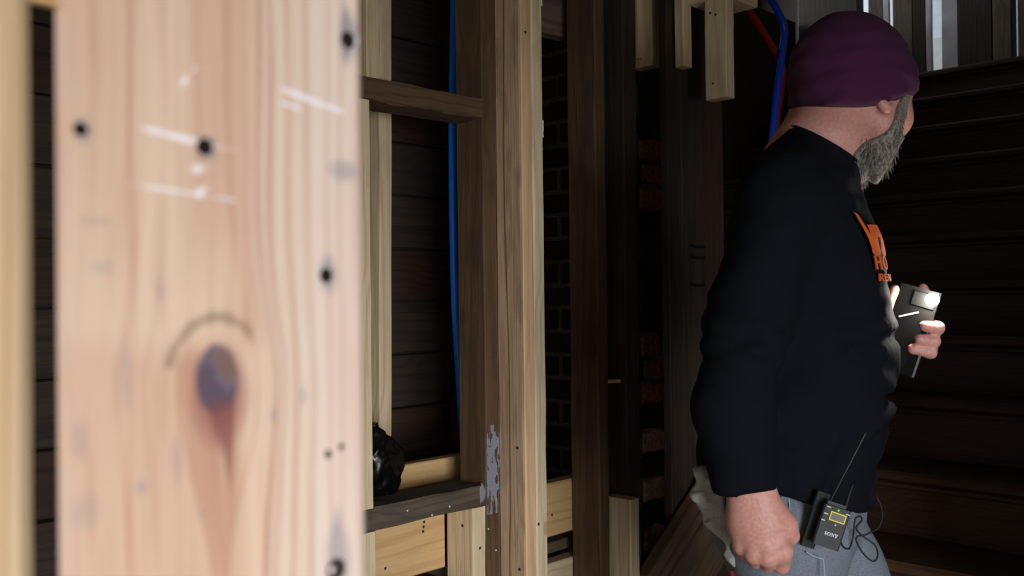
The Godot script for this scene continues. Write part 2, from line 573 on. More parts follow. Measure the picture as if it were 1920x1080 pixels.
	for p in [[0.1779, 1.3562, 0.0028], [0.1288, 1.3172, 0.0025], [0.095, 1.3182, 0.0019], [0.1688, 1.2815, 0.0024], [0.1689, 1.2262, 0.0013], [0.1739, 1.2279, 0.0011]]:
		var hole := CSGCylinder3D.new()
		hole.name = "nail_hole"
		hole.operation = CSGShape3D.OPERATION_SUBTRACTION
		hole.radius = p[2]
		hole.height = 0.03
		hole.sides = 14
		hole.material = mats.dark_board
		hole.rotation.x = PI / 2
		hole.position = Vector3(p[0], p[1], -0.246) - post.position
		post.add_child(hole, true)
	# its left flank falls away behind the front edge
	var cut := CSGBox3D.new()
	cut.name = "flank_cut"
	cut.operation = CSGShape3D.OPERATION_SUBTRACTION
	cut.size = Vector3(0.06, 2.6, 0.11)
	cut.material = m
	cut.rotation.y = -PI / 6
	cut.position = Vector3(0.0896 + 0.0125 - 0.026, 1.225, -0.248 - 0.0217 - 0.015) - post.position
	post.add_child(cut)
	var nail := SphereMesh.new()
	nail.radius = 0.0034
	nail.height = 0.0034
	nail.radial_segments = 24
	nail.rings = 10
	var nh := put("nail_head", nail, mats.steel, null, Vector3(0.1712, 1.1902, -0.2458))
	nh.rotation.x = PI / 2
	tag(nh, "round rusty nail head near the bottom right of the pale knotty post", "nail")
	# neighbour on its left, a hair nearer, with a splinter across the gap
	var side := base("stud", Vector3(0.04, 0, -0.24))
	timber("stud_body", Vector3(-0.008, 0.0, -0.289), Vector3(0.0826, 2.45, -0.2405), mats.pine_side, side, 1, 0.004, 40, 0.0006)
	timber("splinter", Vector3(0.0815, 1.3482, -0.2475), Vector3(0.0893, 1.3496, -0.244), mats.pine_yellow, side, 0, 0.0004)
	tag(side, "yellowish pale stud at the far left edge, left of the knotty post", "stud")


# ==================================================================== the stud wall along the hall (front plane z = -1.44)
func stud(label: String, lo: Vector3, hi: Vector3, m: String, group := "", category := "stud", called := "stud", segs := 12, wave := 0.0006, axis := 1) -> MeshInstance3D:
	var o := timber(called, lo, hi, mats[m], null, axis, 0.003, segs, wave)
	tag(o, label, category, group)
	return o


func build_stud_wall() -> void:
	# stud A with its old grey-brown flank, and the doubled new studs before it
	stud("old dark brown stud with whitish paint low on its face, left of the doubled pair", Vector3(1.3855, 0.04, -1.524), Vector3(1.4234, 2.45, -1.44), "brown_old")
	stud("bright pinkish new stud, left one of the doubled pair in the middle", Vector3(1.4296, 0.04, -1.452), Vector3(1.4606, 2.45, -1.3677), "pine_pink")
	stud("bright pale new stud, right one of the doubled pair in the middle", Vector3(1.4624, 0.04, -1.452), Vector3(1.4959, 2.45, -1.3672), "pine_pale", "", "stud", "stud", 24, 0.001)
	var facing := put("facing_board", board(Vector3(0.0055, 2.41, 0.07), 0.001, 12, 0.0004, 1, 5, 0.19), mats.streaked, null, Vector3(1.4262, 1.245, -1.4035))
	tag(facing, "thin brown board with a rusty streak on the left flank of the doubled studs", "board")
	for y in [[1.895, 1.965], [1.612, 1.648]]:
		var f := timber("shim", Vector3(1.4955, y[0], -1.39), Vector3(1.5005, y[1], -1.37), mats.white, null, 1, 0.001, 4, 0.0008)
		tag(f, ["long white shim on the right edge of the doubled studs at the top", "short white shim on the right edge of the doubled studs, lower one"][0 if y[0] > 1.7 else 1], "shim")
	# crosspieces of the bay
	stud("rough old brown crosspiece of the open bay, the upper one", Vector3(0.72, 1.646, -1.524), Vector3(1.3853, 1.6905, -1.44), "brown_old", "", "crosspiece", "crosspiece", 14, 0.0016, 0)
	stud("dark weathered sill of the open bay with white specks and a bleached right end", Vector3(0.72, 0.831, -1.524), Vector3(1.3853, 0.8745, -1.44), "grey_old", "", "sill", "sill", 14, 0.0016, 0)
	stud("pale short stud beside the foreground post between sill and crosspiece", Vector3(1.053, 0.8748, -1.524), Vector3(1.0912, 1.6456, -1.44), "pine", "", "stud", "cripple_stud")
	stud("pale short stud beside the foreground post below the dark sill", Vector3(1.058, 0.04, -1.524), Vector3(1.0957, 0.8306, -1.44), "pine", "", "stud", "cripple_stud")
	stud("pale short stud under the right end of the dark sill", Vector3(1.3455, 0.04, -1.524), Vector3(1.3835, 0.8306, -1.44), "pine", "", "stud", "cripple_stud")
	var hd := stud("orange-grained plank with a knot streak below the dark sill", Vector3(0.75, 0.693, -1.565), Vector3(1.3425, 0.8306, -1.526), "pine_yellow", "", "plank", "header_plank", 8, 0.0006, 0)
	hd.position.y += 0.0
	stud("pale plank behind the old brown stud right of the doubled studs", Vector3(1.4255, 0.692, -1.57), Vector3(1.868, 0.821, -1.531), "pine_yellow", "", "plank", "header_plank", 8, 0.0006, 0)
	stud("pale plank low at the bottom edge right of the doubled studs", Vector3(1.4255, 0.5, -1.57), Vector3(1.868, 0.628, -1.531), "pine", "", "plank", "header_plank", 8, 0.0006, 0)
	stud("brown ledger board lying between the two pale planks", Vector3(1.4255, 0.632, -1.75), Vector3(1.868, 0.66, -1.58), "old_pine", "", "ledger", "ledger_board", 4, 0.0006, 0)
	# pale studs further back in the bay
	stud("pale new stud end resting on the crosspiece beside the foreground post", Vector3(1.1835, 1.6908, -1.61), Vector3(1.2179, 2.45, -1.57), "pine", "", "stud", "cripple_stud")
	var lean := stud("thin pale stud hanging behind the crosspieces, dark tear-shaped knot low on it", Vector3(1.2768, 0.964, -1.73), Vector3(1.3108, 2.45, -1.66), "pine")
	lean.rotation.z = -0.012
	lean.position += Vector3(0.008, 0, 0)
	stud("dark old stud deep in the bay left of the thin pale one", Vector3(1.232, 0.88, -1.74), Vector3(1.268, 2.45, -1.69), "dark_board")
	stud("pale short board behind the sill at the foot of the bay", Vector3(1.1, 0.78, -1.65), Vector3(1.6, 0.905, -1.615), "pine_yellow", "", "board", "blocking_board", 4, 0.0006, 0)
	# studs C and D with the blocks between them
	stud("old brown stud, first one right of the doubled studs", Vector3(1.7606, 0.04, -1.5293), Vector3(1.7992, 2.45, -1.44), "brown_old", "", "stud", "stud", 16, 0.001)
	stud("thick dark brown stud left of the toothed bricks", Vector3(1.8706, 0.04, -1.545), Vector3(1.9251, 2.45, -1.44), "dark_board", "", "stud", "stud", 16, 0.001)
	stud("short pale block between the two old brown studs at the bottom", Vector3(1.834, 0.04, -1.485), Vector3(1.8703, 0.7735, -1.405), "pine", "", "stud", "cripple_stud")
	var stick := stud("small whitish stick poking out between the two old brown studs", Vector3(1.7995, 1.0555, -1.452), Vector3(1.853, 1.0635, -1.444), "pine_pale", "", "stick", "stick", 1, 0.0, 0)
	stick.rotation.z = -0.04
	stud("brown board across the top above the dark brickwork", Vector3(1.66, 1.92, -1.6), Vector3(1.85, 2.3, -1.565), "old_pine", "", "board", "blocking_board", 4, 0.0006, 0)
	# dark boards right of the chimney
	stud("wide dark board right of the toothed bricks", Vector3(2.06, 0.04, -1.465), Vector3(2.12, 2.45, -1.44), "dark_board", "", "board", "wall_board", 16, 0.001)
	stud("dark board added to keep the gap behind the toothed bricks dark", Vector3(2.19, 0.04, -1.80), Vector3(2.485, 2.45, -1.765), "dark_board", "", "board", "wall_board", 4, 0.001)  # added backing so that the gap between the teeth stays dark
	stud("dark brown board, second one right of the toothed bricks", Vector3(2.1215, 0.04, -1.47), Vector3(2.16, 2.45, -1.442), "dark_board", "", "board", "wall_board", 16, 0.001)
	var post := base("strapped_post", Vector3(2.2, 0, -1.49))
	timber("post_body", Vector3(2.163, 0.04, -1.53), Vector3(2.234, 2.45, -1.45), mats.dark_board, post, 1, 0.004, 16, 0.001)
	for y in [1.405, 1.375, 1.3]:
		put("strap", tube([Vector3(-0.04, y, 0.043), Vector3(0.0, y - 0.006, 0.044), Vector3(0.036, y - 0.004, 0.043)], 0.004, 8), mats.black, post)
	tag(post, "dark post with thin black bands round it behind the man's back", "post")
	stud("reddish brown board behind the man's back", Vector3(2.238, 0.04, -1.5), Vector3(2.36, 2.45, -1.46), "red_board", "", "board", "wall_board", 16, 0.001)
	# cut ends hanging from above
	var hb := stud("pale cut timber hanging from above beside the thick dark stud", Vector3(2.1, 1.893, -1.583), Vector3(2.138, 2.45, -1.518), "pine", "", "timber", "hanging_timber")
	hb.position.y += 0.0
	stud("pale strip nailed on the hanging timber beside the thick dark stud", Vector3(2.078, 1.9145, -1.575), Vector3(2.0998, 2.45, -1.546), "pine", "", "strip", "hanging_strip")
	stud("thin pale strip hanging alone between the two hanging timbers", Vector3(2.082, 1.868, -1.432), Vector3(2.12, 2.45, -1.402), "pine", "", "strip", "hanging_strip")
	stud("broad pale cut timber hanging from above, largest of the hanging ends", Vector3(2.1, 1.772, -1.351), Vector3(2.138, 2.028, -1.286), "pine", "", "timber", "hanging_timber")
	stud("pale plate lying across the top of the broad hanging timber", Vector3(2.095, 2.0285, -1.4), Vector3(2.25, 2.068, -1.282), "pine", "", "plate", "hanging_plate", 1, 0.0, 0)
	stud("brown joist carrying the hanging timbers", Vector3(2.125, 2.07, -1.4), Vector3(2.3, 2.45, -1.345), "dark_board", "", "joist", "joist")
	stud("sole plate of the stud wall on the floor", Vector3(0.6, 0.0, -1.53), Vector3(1.97, 0.04, -1.44), "old_pine", "", "plate", "sole_plate", 4, 0.0006, 0)
	build_bag()
	add_marks()


# nail heads, paint specks and flakes on the timbers, each on the timber it belongs to
func add_marks() -> void:
	var head := SphereMesh.new()
	head.radius = 0.0032
	head.height = 0.003
	head.radial_segments = 10
	head.rings = 5
	var rust := plain(Color(0.1, 0.085, 0.08), 0.7)
	var host := {}
	for o in get_children():
		if o is MeshInstance3D and o.has_meta("label"):
			host[o.get_meta("label")] = o
	var find := func(bit: String) -> MeshInstance3D:
		for l in host:
			if bit in l:
				return host[l]
		return null
	for q in [
		["old dark brown stud with", 1.396, 0.9541, -1.44, 0, false], ["old dark brown stud with", 1.4018, 0.9206, -1.44, 0, false],
		["old dark brown stud with", 1.3902, 0.7805, -1.44, 0, true], ["old dark brown stud with", 1.4116, 0.7313, -1.44, 0, true],
		["dark weathered sill", 1.1716, 0.8561, -1.44, 0, true], ["dark weathered sill", 1.2341, 0.8369, -1.44, 0, true], ["dark weathered sill", 1.2812, 0.846, -1.44, 0, true],
		["thin brown board with a rusty", 1.4234, 0.9531, -1.3849, 1, false], ["thin brown board with a rusty", 1.4234, 0.6993, -1.3826, 1, false],
		["bright pale new stud", 1.4674, 0.7885, -1.3672, 0, false], ["bright pinkish new stud", 1.4437, 1.8269, -1.3677, 0, false],
		["pale short stud under the right", 1.3648, 0.7452, -1.44, 0, false], ["pale short stud under the right", 1.3455, 0.7901, -1.4726, 1, false],
		["orange-grained plank", 1.2856, 0.8001, -1.526, 0, false], ["orange-grained plank", 1.2841, 0.7904, -1.526, 0, false], ["orange-grained plank", 1.2825, 0.7806, -1.526, 0, false], ["orange-grained plank", 1.1822, 0.7252, -1.526, 0, false],
		["pale plank behind the old brown", 1.6905, 0.7434, -1.531, 0, false],
		["broad pale cut timber", 2.1, 1.9944, -1.3325, 1, false], ["broad pale cut timber", 2.1, 1.9869, -1.3167, 1, false], ["broad pale cut timber", 2.1, 1.812, -1.3271, 1, false]]:
		var h: MeshInstance3D = find.call(q[0])
		var n := put("paint_speck" if q[5] else "nail_head", head, mats.white if q[5] else rust, h, Vector3(q[1], q[2], q[3]) - h.position)
		if q[4] == 0:
			n.rotation.x = PI / 2
		else:
			n.rotation.z = PI / 2
		if q[5]:
			n.scale = Vector3.ONE * 0.7
	# old white paint left on the foot of stud A and on the end of the sill
	var pn := noise(611, 30.0, 3)
	var a: MeshInstance3D = find.call("old dark brown stud with")
	var flake := func(c: Vector3, r: Vector3) -> Callable:
		return func(p: Vector3) -> float:
			return maxf(Vector2((p.x - c.x) / r.x, (p.y - c.y) / r.y).length() - 1.0 + 1.3 * pn.get_noise_3d(p.x * 3.0, p.y * 0.7, 0.0), 0.0 - (p.z - c.z + 0.004) * 0.0 + (absf(p.z - c.z) - r.z) / r.x) * r.x
	put("paint_flake", nets(flake.call(Vector3(1.4035, 0.905, -1.44), Vector3(0.019, 0.09, 0.0011)), Vector3(1.386, 0.81, -1.444), Vector3(1.424, 1.005, -1.436), 0.0012, false), mats.old_paint, a, -a.position)
	var sl: MeshInstance3D = find.call("dark weathered sill")
	put("paint_flake", nets(flake.call(Vector3(1.374, 0.853, -1.44), Vector3(0.011, 0.016, 0.0016)), Vector3(1.355, 0.828, -1.444), Vector3(1.387, 0.878, -1.436), 0.0012, false), mats.old_paint, sl, -sl.position)


# crumpled black plastic bag on the sill
func build_bag() -> void:
	var n := noise(404, 9.0, 3)
	var f := func(p: Vector3) -> float:
		var q := p - Vector3(1.155, 0.945, -1.535)
		var d := (Vector3(q.x / 0.062, q.y / 0.064, q.z / 0.05).length() - 1.0) * 0.05
		d = minf(d, (p - Vector3(1.185, 0.905, -1.54)).length() - 0.036)
		return d + absf(n.get_noise_3dv(p)) * 0.03 - 0.012
	var m := nets(f, Vector3(1.08, 0.875, -1.6), Vector3(1.235, 1.02, -1.47), 0.005, false)
	var o := put("plastic_bag", m, mats.bag, null)
	tag(o, "crumpled black plastic bag on the dark sill beside the foreground post", "bag")


# ==================================================================== toothed chimney stub
func build_chimney() -> void:
	var c := base("brick_chimney", Vector3(2.16, 0, -1.79))
	tag(c, "sooty old brick chimney with toothed broken courses behind the old studs", "chimney")
	timber("mortar_core", Vector3(2.136, 0.0, -1.955), Vector3(2.185, 2.44, -1.627), mats.mortar_sooty, c, 1, 0.001)
	var teeth := {0: 2.278, 2: 2.281, 4: 2.28, 6: 2.272, 7: 2.284, 8: 2.262, 14: 2.286, 15: 2.288, 16: 2.296}
	for k in 34:
		var y := 0.567 + (k - 8) * 0.07
		var n := k - 8
		if y < 0.04 or y > 2.4:
			continue
		# left flank: stretchers running back
		var z := -1.62 - (0.055 if k % 2 else 0.0)
		var first := true
		while z > -1.95:
			var z0 := maxf(z - 0.205, -1.957)
			if first and k % 2:
				timber("brick", Vector3(2.13, y - 0.029, -1.668), Vector3(2.23, y + 0.029, -1.62), mats.brick_sooty, c, 2, 0.005, 3, 0.0014)
			timber("brick", Vector3(2.13 + rng.randf_range(-0.003, 0.003), y - 0.029, z0), Vector3(2.182, y + 0.029, z - 0.01), mats.brick_sooty, c, 2, 0.005, 4, 0.0014)
			first = false
			z -= 0.215
		# teeth on the right
		if teeth.has(n):
			var m: Material = mats.brick_pale if n < 6 else mats.brick_red
			timber("brick", Vector3(2.184, y - 0.03, -1.72), Vector3(teeth[n], y + 0.031, -1.618), m, c, 0, 0.008, 5, 0.003)
			if n in [6, 7, 14]:
				timber("mortar_lump", Vector3(2.19, y + 0.031, -1.66), Vector3(2.25 + 0.01 * (n % 3), y + 0.042, -1.617), mats.mortar, c, 0, 0.004, 5, 0.003)
			if n == 7:
				timber("mortar_lump", Vector3(2.186, y - 0.026, -1.622), Vector3(2.235, y + 0.012, -1.6155), mats.mortar, c, 0, 0.003, 5, 0.002)
			if n == 16:
				timber("mortar_lump", Vector3(2.27, y - 0.02, -1.65), Vector3(2.302, y + 0.018, -1.614), mats.mortar, c, 0, 0.008, 4, 0.002)


# ==================================================================== the stairs
func build_stairs() -> void:
	var s := base("staircase", Vector3(1.98, 0, -0.9))
	tag(s, "dark varnished wooden staircase rising to the right behind the man", "staircase")
	for k in 13:
		var x := 2.494 + (k - 2) * 0.262
		var y := 0.557 + (k - 2) * 0.1875
		var z0 := -1.4 if k < 2 else -2.75
		var m: Material = mats.varnish
		timber("tread", Vector3(x, y - 0.032, z0), Vector3(x + 0.29 if k < 12 else x + 0.35, y, -0.365), mats.tread_edge if k == 2 else m, s, 2, 0.008, 6, 0.0006)
		timber("nosing_moulding", Vector3(x + 0.014, y - 0.052, z0), Vector3(x + 0.032, y - 0.032, -0.365), m, s, 2, 0.006)
		timber("riser", Vector3(x + 0.03, y - 0.19, z0), Vector3(x + 0.052, y - 0.032, -0.365), m, s, 2, 0.001)
	# wall stringer with two mouldings, at the foot of the stud wall
	var st := SurfaceTool.new()
	st.begin(Mesh.PRIMITIVE_TRIANGLES)
	var a := Vector2(1.885, 0.582)
	var b := Vector2(2.45, 0.985)
	sloped(st, a + Vector2(0, -0.3), b + Vector2(0, -0.3), 0.3, -1.425, -1.402)
	put("stringer", st_done(st), mats.stringer, s, -s.position)
	for q in [[0.0, 0.014, -1.392], [-0.05, 0.01, -1.396], [-0.09, 0.014, -1.392]]:
		var sm := SurfaceTool.new()
		sm.begin(Mesh.PRIMITIVE_TRIANGLES)
		sloped(sm, a + Vector2(0, q[0] - 0.014), b + Vector2(0, q[0] - 0.014), q[1], -1.405, q[2])
		put("stringer_moulding", st_done(sm), mats.stringer, s, -s.position)


func sloped(st: SurfaceTool, a: Vector2, b: Vector2, h: float, z0: float, z1: float) -> void:
	st.set_smooth_group(-1)
	var p := [Vector3(a.x, a.y, z1), Vector3(b.x, b.y, z1), Vector3(b.x, b.y + h, z1), Vector3(a.x, a.y + h, z1)]
	var q := []
	for v in p:
		q.append(Vector3(v.x, v.y, z0))
	var l := a.distance_to(b)
	var u := [Vector2(0, 0), Vector2(0, l), Vector2(h * 0.8, l), Vector2(h * 0.8, 0)]
	quad(st, p[0], p[1], p[2], p[3], u[0], u[1], u[2], u[3], Vector3(0, 0, 1))
	quad(st, q[0], q[1], q[2], q[3], u[0], u[1], u[2], u[3], Vector3(0, 0, -1))
	var mid: Vector3 = (p[0] + p[2] + q[0] + q[2]) / 4.0
	for k in 4:
		var m := (k + 1) % 4
		quad(st, p[k], p[m], q[m], q[k], Vector2(0.1, 0), Vector2(0.1, l), Vector2(0.12, l), Vector2(0.12, 0), (p[k] + q[m]) / 2.0 - mid)


func st_done(st: SurfaceTool) -> ArrayMesh:
	st.generate_normals()
	return st.commit()


# ==================================================================== studs round the stairhead, lit from the upstairs window
func build_upstairs() -> void:
	slab("floor_001", Vector3(5.4, 2.2, -4.2), Vector3(7.2, 2.43, -0.36), mats.dark_board)
	slab("wall_upstairs", Vector3(6.5, 2.43, -3.0), Vector3(6.6, 4.7, -0.36), mats.drywall)
	var y0 := 2.44
	stud("dark beam along the top of the stairs", Vector3(5.30, 2.40, -2.75), Vector3(5.40, 2.455, -0.37), "dark_board", "", "beam", "landing_beam", 4, 0.001, 2)
	for q in [
		["dark stud upstairs, widened to darken the area left of the narrow bright gap above the beanie", -2.755, -2.385, "dark_board"],  # extra width stands in for the shade beyond
		["brown stud upstairs above the man's beanie", -2.32, -2.235, "old_pine"],
		["grey-brown board upstairs just right of the beanie top", -2.18, -2.07, "old_pine"],
		["dark reddish stud upstairs left of the bright whitish gap", -2.068, -2.0, "red_board"],
		["whitish stud upstairs, brightest one at the stairhead", -1.915, -1.83, "white_stud"],
		["dark brown stud upstairs, widened to fill the dark gap right of the bright whitish stud", -1.829, -1.66, "dark_board"],  # extra width covers the open gap in place of its darkness
		["dim grey-brown board upstairs in the top right corner", -1.655, -1.565, "old_pine"],
		["narrow brown stud upstairs at the right edge of the picture", -1.535, -1.48, "old_pine"]]:
		if q[3] == "white_stud" and not mats.has("white_stud"):
			speckled("white_stud", 91, Color(0.8, 0.74, 0.73), Color(0.93, 0.92, 0.93), 0.9, 0.02, 0.8)  # near-white, paler than the other studs
		stud(q[0], Vector3(5.31, 2.4555, q[1]), Vector3(5.4, 4.7, q[2]), q[3], "", "stud", "stud")
	stud("narrow pale strip upstairs edging the bright gap", Vector3(5.31, 2.4555, -1.998), Vector3(5.335, 4.7, -1.968), "white_stud", "", "strip", "edge_strip")
	stud("narrow pale strip upstairs right above the beanie", Vector3(5.31, 2.4555, -2.234), Vector3(5.33, 4.7, -2.2), "white_stud", "", "strip", "edge_strip")
	var low := timber("drywall_offcut", Vector3(6.47, 2.43, -2.6), Vector3(6.49, 2.95, -2.0), mats.plaster, null, 1, 0.001)
	tag(low, "greenish drywall offcut standing in the bright gap upstairs", "drywall")


# ==================================================================== water pipes
func build_pipes() -> void:
	var p := put("water_pipe", tube([Vector3(1.4545, 2.44, -1.6), Vector3(1.4535, 1.95, -1.6), Vector3(1.444, 1.62, -1.6), Vector3(1.446, 1.3, -1.6), Vector3(1.462, 1.1, -1.605), Vector3(1.48, 0.92, -1.61)], 0.0097, 12), mats.blue_pipe)
	tag(p, "single bright blue plastic water pipe running down the open bay", "pipe")
	var b := put("water_pipe", tube([Vector3(2.38, 2.42, -1.5), Vector3(2.6, 2.27, -1.5), Vector3(2.755, 2.175, -1.5), Vector3(2.8, 2.12, -1.5), Vector3(2.785, 2.05, -1.5), Vector3(2.73, 1.84, -1.5), Vector3(2.66, 1.5, -1.5), Vector3(2.6, 1.0, -1.5)], 0.0115, 12), plain(Color(0.04, 0.24, 0.72), 0.5))
	tag(b, "blue plastic water pipe bending beside a red one behind the man's head", "pipe")
	var r := put("water_pipe", tube([Vector3(2.42, 2.30, -1.53), Vector3(2.58, 2.19, -1.53), Vector3(2.72, 2.1, -1.53), Vector3(2.82, 2.03, -1.53), Vector3(2.84, 1.97, -1.53), Vector3(2.8, 1.84, -1.53), Vector3(2.735, 1.5, -1.53), Vector3(2.68, 1.0, -1.53)], 0.0115, 12), mats.red_pipe)
	tag(r, "red plastic water pipe beside a blue one behind the man's head", "pipe")


# ==================================================================== distance fields and surface nets
func smin(a: float, b: float, k: float) -> float:
	var h := maxf(k - absf(a - b), 0.0) / k
	return minf(a, b) - h * h * k * 0.25


func cap(p: Vector3, a: Vector3, b: Vector3, r1: float, r2: float) -> float:
	var ba := b - a
	var h := clampf((p - a).dot(ba) / ba.length_squared(), 0.0, 1.0)
	return (p - a - ba * h).length() - lerpf(r1, r2, h)


func ell(p: Vector3, c: Vector3, r: Vector3) -> float:
	var q := (p - c) / r
	var k0 := q.length()
	var k1 := (q / r).length()
	return k0 * (k0 - 1.0) / maxf(k1, 1e-5)


# one vertex per crossed cell, one quad per crossed edge; blocks far from the surface are skipped
func nets(f: Callable, lo: Vector3, hi: Vector3, cell: float, figure := true) -> ArrayMesh:
	var nx := int(ceil((hi.x - lo.x) / cell / 4.0)) * 4
	var ny := int(ceil((hi.y - lo.y) / cell / 4.0)) * 4
	var nz := int(ceil((hi.z - lo.z) / cell / 4.0)) * 4
	var sx := nx + 1
	var sy := ny + 1
	var sz := nz + 1
	var val := PackedFloat32Array()
	val.resize(sx * sy * sz)
	val.fill(9.0)
	var reach := cell * 4.0 * 0.87 * 1.7 + 0.004
	var blocks := []
	for bz in nz / 4:
		for by in ny / 4:
			for bx in nx / 4:
				var mid := lo + Vector3(bx * 4 + 2, by * 4 + 2, bz * 4 + 2) * cell
				if absf(f.call(mid)) < reach:
					blocks.append(Vector3i(bx * 4, by * 4, bz * 4))
	for b in blocks:
		for k in 5:
			for j in 5:
				var at: int = b.x + sx * (b.y + j + sy * (b.z + k))
				for i in 5:
					if val[at + i] == 9.0:
						val[at + i] = f.call(lo + Vector3(b.x + i, b.y + j, b.z + k) * cell)
	var index := {}
	var verts := PackedVector3Array()
	var corner := [0, 1, sx, sx + 1, sx * sy, sx * sy + 1, sx * sy + sx, sx * sy + sx + 1]
	var edges := [[0, 1], [2, 3], [4, 5], [6, 7], [0, 2], [1, 3], [4, 6], [5, 7], [0, 4], [1, 5], [2, 6], [3, 7]]
	var where := [Vector3(0, 0, 0), Vector3(1, 0, 0), Vector3(0, 1, 0), Vector3(1, 1, 0), Vector3(0, 0, 1), Vector3(1, 0, 1), Vector3(0, 1, 1), Vector3(1, 1, 1)]
	for b in blocks:
		for k in 4:
			for j in 4:
				for i in 4:
					var at: int = b.x + i + sx * (b.y + j + sy * (b.z + k))
					var pos := 0
					var bad := false
					for c in 8:
						var d := val[at + corner[c]]
						if d == 9.0:
							bad = true
						if d > 0.0:
							pos += 1
					if bad or pos == 0 or pos == 8:
						continue
					var sum := Vector3.ZERO
					var n := 0
					for e in edges:
						var d0 := val[at + corner[e[0]]]
						var d1 := val[at + corner[e[1]]]
						if (d0 > 0.0) != (d1 > 0.0):
							sum += where[e[0]].lerp(where[e[1]], d0 / (d0 - d1))
							n += 1
					index[at] = verts.size()
					var v := lo + (Vector3(b.x + i, b.y + j, b.z + k) + sum / n) * cell
					verts.append(fig(v) if figure else v)
	var tris := PackedInt32Array()
	var step := [1, sx, sx * sy]
	for at in index:
		for axis in 3:
			var u: int = step[(axis + 1) % 3]
			var w: int = step[(axis + 2) % 3]
			var d0 := val[at]
			var d1 := val[at + step[axis]]
			if (d0 > 0.0) == (d1 > 0.0):
				continue
			if not (index.has(at - u) and index.has(at - w) and index.has(at - u - w)):
				continue
			var a: int = index[at]
			var b: int = index[at - u]
			var c: int = index[at - u - w]
			var d: int = index[at - w]
			if d0 > 0.0:
				tris.append_array([a, b, c, a, c, d])
			else:
				tris.append_array([a, c, b, a, d, c])
	var normals := PackedVector3Array()
	normals.resize(verts.size())
	for t in range(0, tris.size(), 3):
		var a := tris[t]
		var b := tris[t + 1]
		var c := tris[t + 2]
		var nn := (verts[c] - verts[a]).cross(verts[b] - verts[a])
		normals[a] += nn
		normals[b] += nn
		normals[c] += nn
	for i in normals.size():
		normals[i] = normals[i].normalized()
	var arrays := []
	arrays.resize(Mesh.ARRAY_MAX)
	arrays[Mesh.ARRAY_VERTEX] = verts
	arrays[Mesh.ARRAY_NORMAL] = normals
	arrays[Mesh.ARRAY_INDEX] = tris
	var mesh := ArrayMesh.new()
	mesh.add_surface_from_arrays(Mesh.PRIMITIVE_TRIANGLES, arrays)
	return mesh


func joined(parts: Array) -> ArrayMesh:
	var st := SurfaceTool.new()
	for p in parts:
		st.append_from(p, 0, Transform3D.IDENTITY)
	return st.commit()


# figure coordinates to metres in the person's frame
func fig(v: Vector3) -> Vector3:
	return Vector3(v.x * S * XS, v.y * S + YO, v.z * S)


# ==================================================================== the man
const HIP := Vector3(0.05, 0, 0.004)
const HEAD := Vector3(0.1, 1.553, 0.0)
var head_turn := Basis(Vector3.UP, deg_to_rad(54.0)) * Basis(Vector3.BACK, deg_to_rad(-8.0))
# torso profile seen from the camera: height, back edge, front edge, half width across
var torso := [[0.92, -0.138, 0.112, 0.150], [1.019, -0.140, 0.124, 0.160], [1.058, -0.137, 0.132, 0.164], [1.096, -0.130, 0.144, 0.168], [1.134, -0.122, 0.149, 0.170], [1.165, -0.116, 0.154, 0.172], [1.203, -0.109, 0.157, 0.172], [1.241, -0.100, 0.152, 0.170], [1.287, -0.086, 0.144, 0.168], [1.341, -0.072, 0.134, 0.168], [1.387, -0.054, 0.118, 0.165], [1.425, -0.038, 0.108, 0.15], [1.448, -0.026, 0.104, 0.122], [1.483, -0.008, 0.095, 0.08], [1.51, 0.0, 0.09, 0.06], [1.56, 0.02, 0.09, 0.05]]


func head_dist(p: Vector3) -> float:
	var q := head_turn.transposed() * (p - HEAD)
	var m := Vector3(q.x, q.y, absf(q.z))
	var d := ell(q, Vector3(-0.004, 0.01, 0), Vector3(0.098, 0.083, 0.074))
	d = smin(d, ell(q, Vector3(0.04, -0.032, 0), Vector3(0.05, 0.06, 0.05)), 0.03)
	d = smin(d, cap(m, Vector3(-0.005, -0.056, 0.05), Vector3(0.045, -0.084, 0.012), 0.016, 0.015), 0.03)
	d = smin(d, cap(q, Vector3(0.097, -0.002, 0), Vector3(0.112, -0.034, 0), 0.007, 0.0115), 0.014)
	d = smin(d, cap(m, Vector3(0.09, 0.012, 0.012), Vector3(0.074, 0.014, 0.036), 0.012, 0.012), 0.016)
	d = smin(d, ell(m, Vector3(0.066, -0.026, 0.036), Vector3(0.022, 0.018, 0.017)), 0.02)
	d = smin(d, cap(m, Vector3(0.084, -0.066, 0.0), Vector3(0.078, -0.066, 0.02), 0.008, 0.006), 0.008)
	d = maxf(d, -((m - Vector3(0.105, -0.007, 0.031)).length() - 0.015))
	d = minf(d, (m - Vector3(0.083, -0.007, 0.031)).length() - 0.0125)
	var e := ell(m, Vector3(-0.03, -0.02, 0.067), Vector3(0.02, 0.022, 0.007))
	e = smin(e, ell(m, Vector3(-0.025, -0.036, 0.0705), Vector3(0.009, 0.011, 0.007)), 0.01)
	e = maxf(e, -ell(m, Vector3(-0.026, -0.022, 0.0755), Vector3(0.011, 0.013, 0.0055)))
	d = smin(d, e, 0.006)
	return d


func neck_dist(p: Vector3) -> float:
	var d := cap(p, Vector3(0.08, 1.54, 0.0), Vector3(0.034, 1.435, -0.004), 0.054, 0.07)
	return smin(d, cap(p, Vector3(0.02, 1.46, 0.0), Vector3(-0.02, 1.40, 0.09), 0.045, 0.04), 0.04)


func body_dist(p: Vector3) -> float:
	return smin(head_dist(p), neck_dist(p), 0.025)


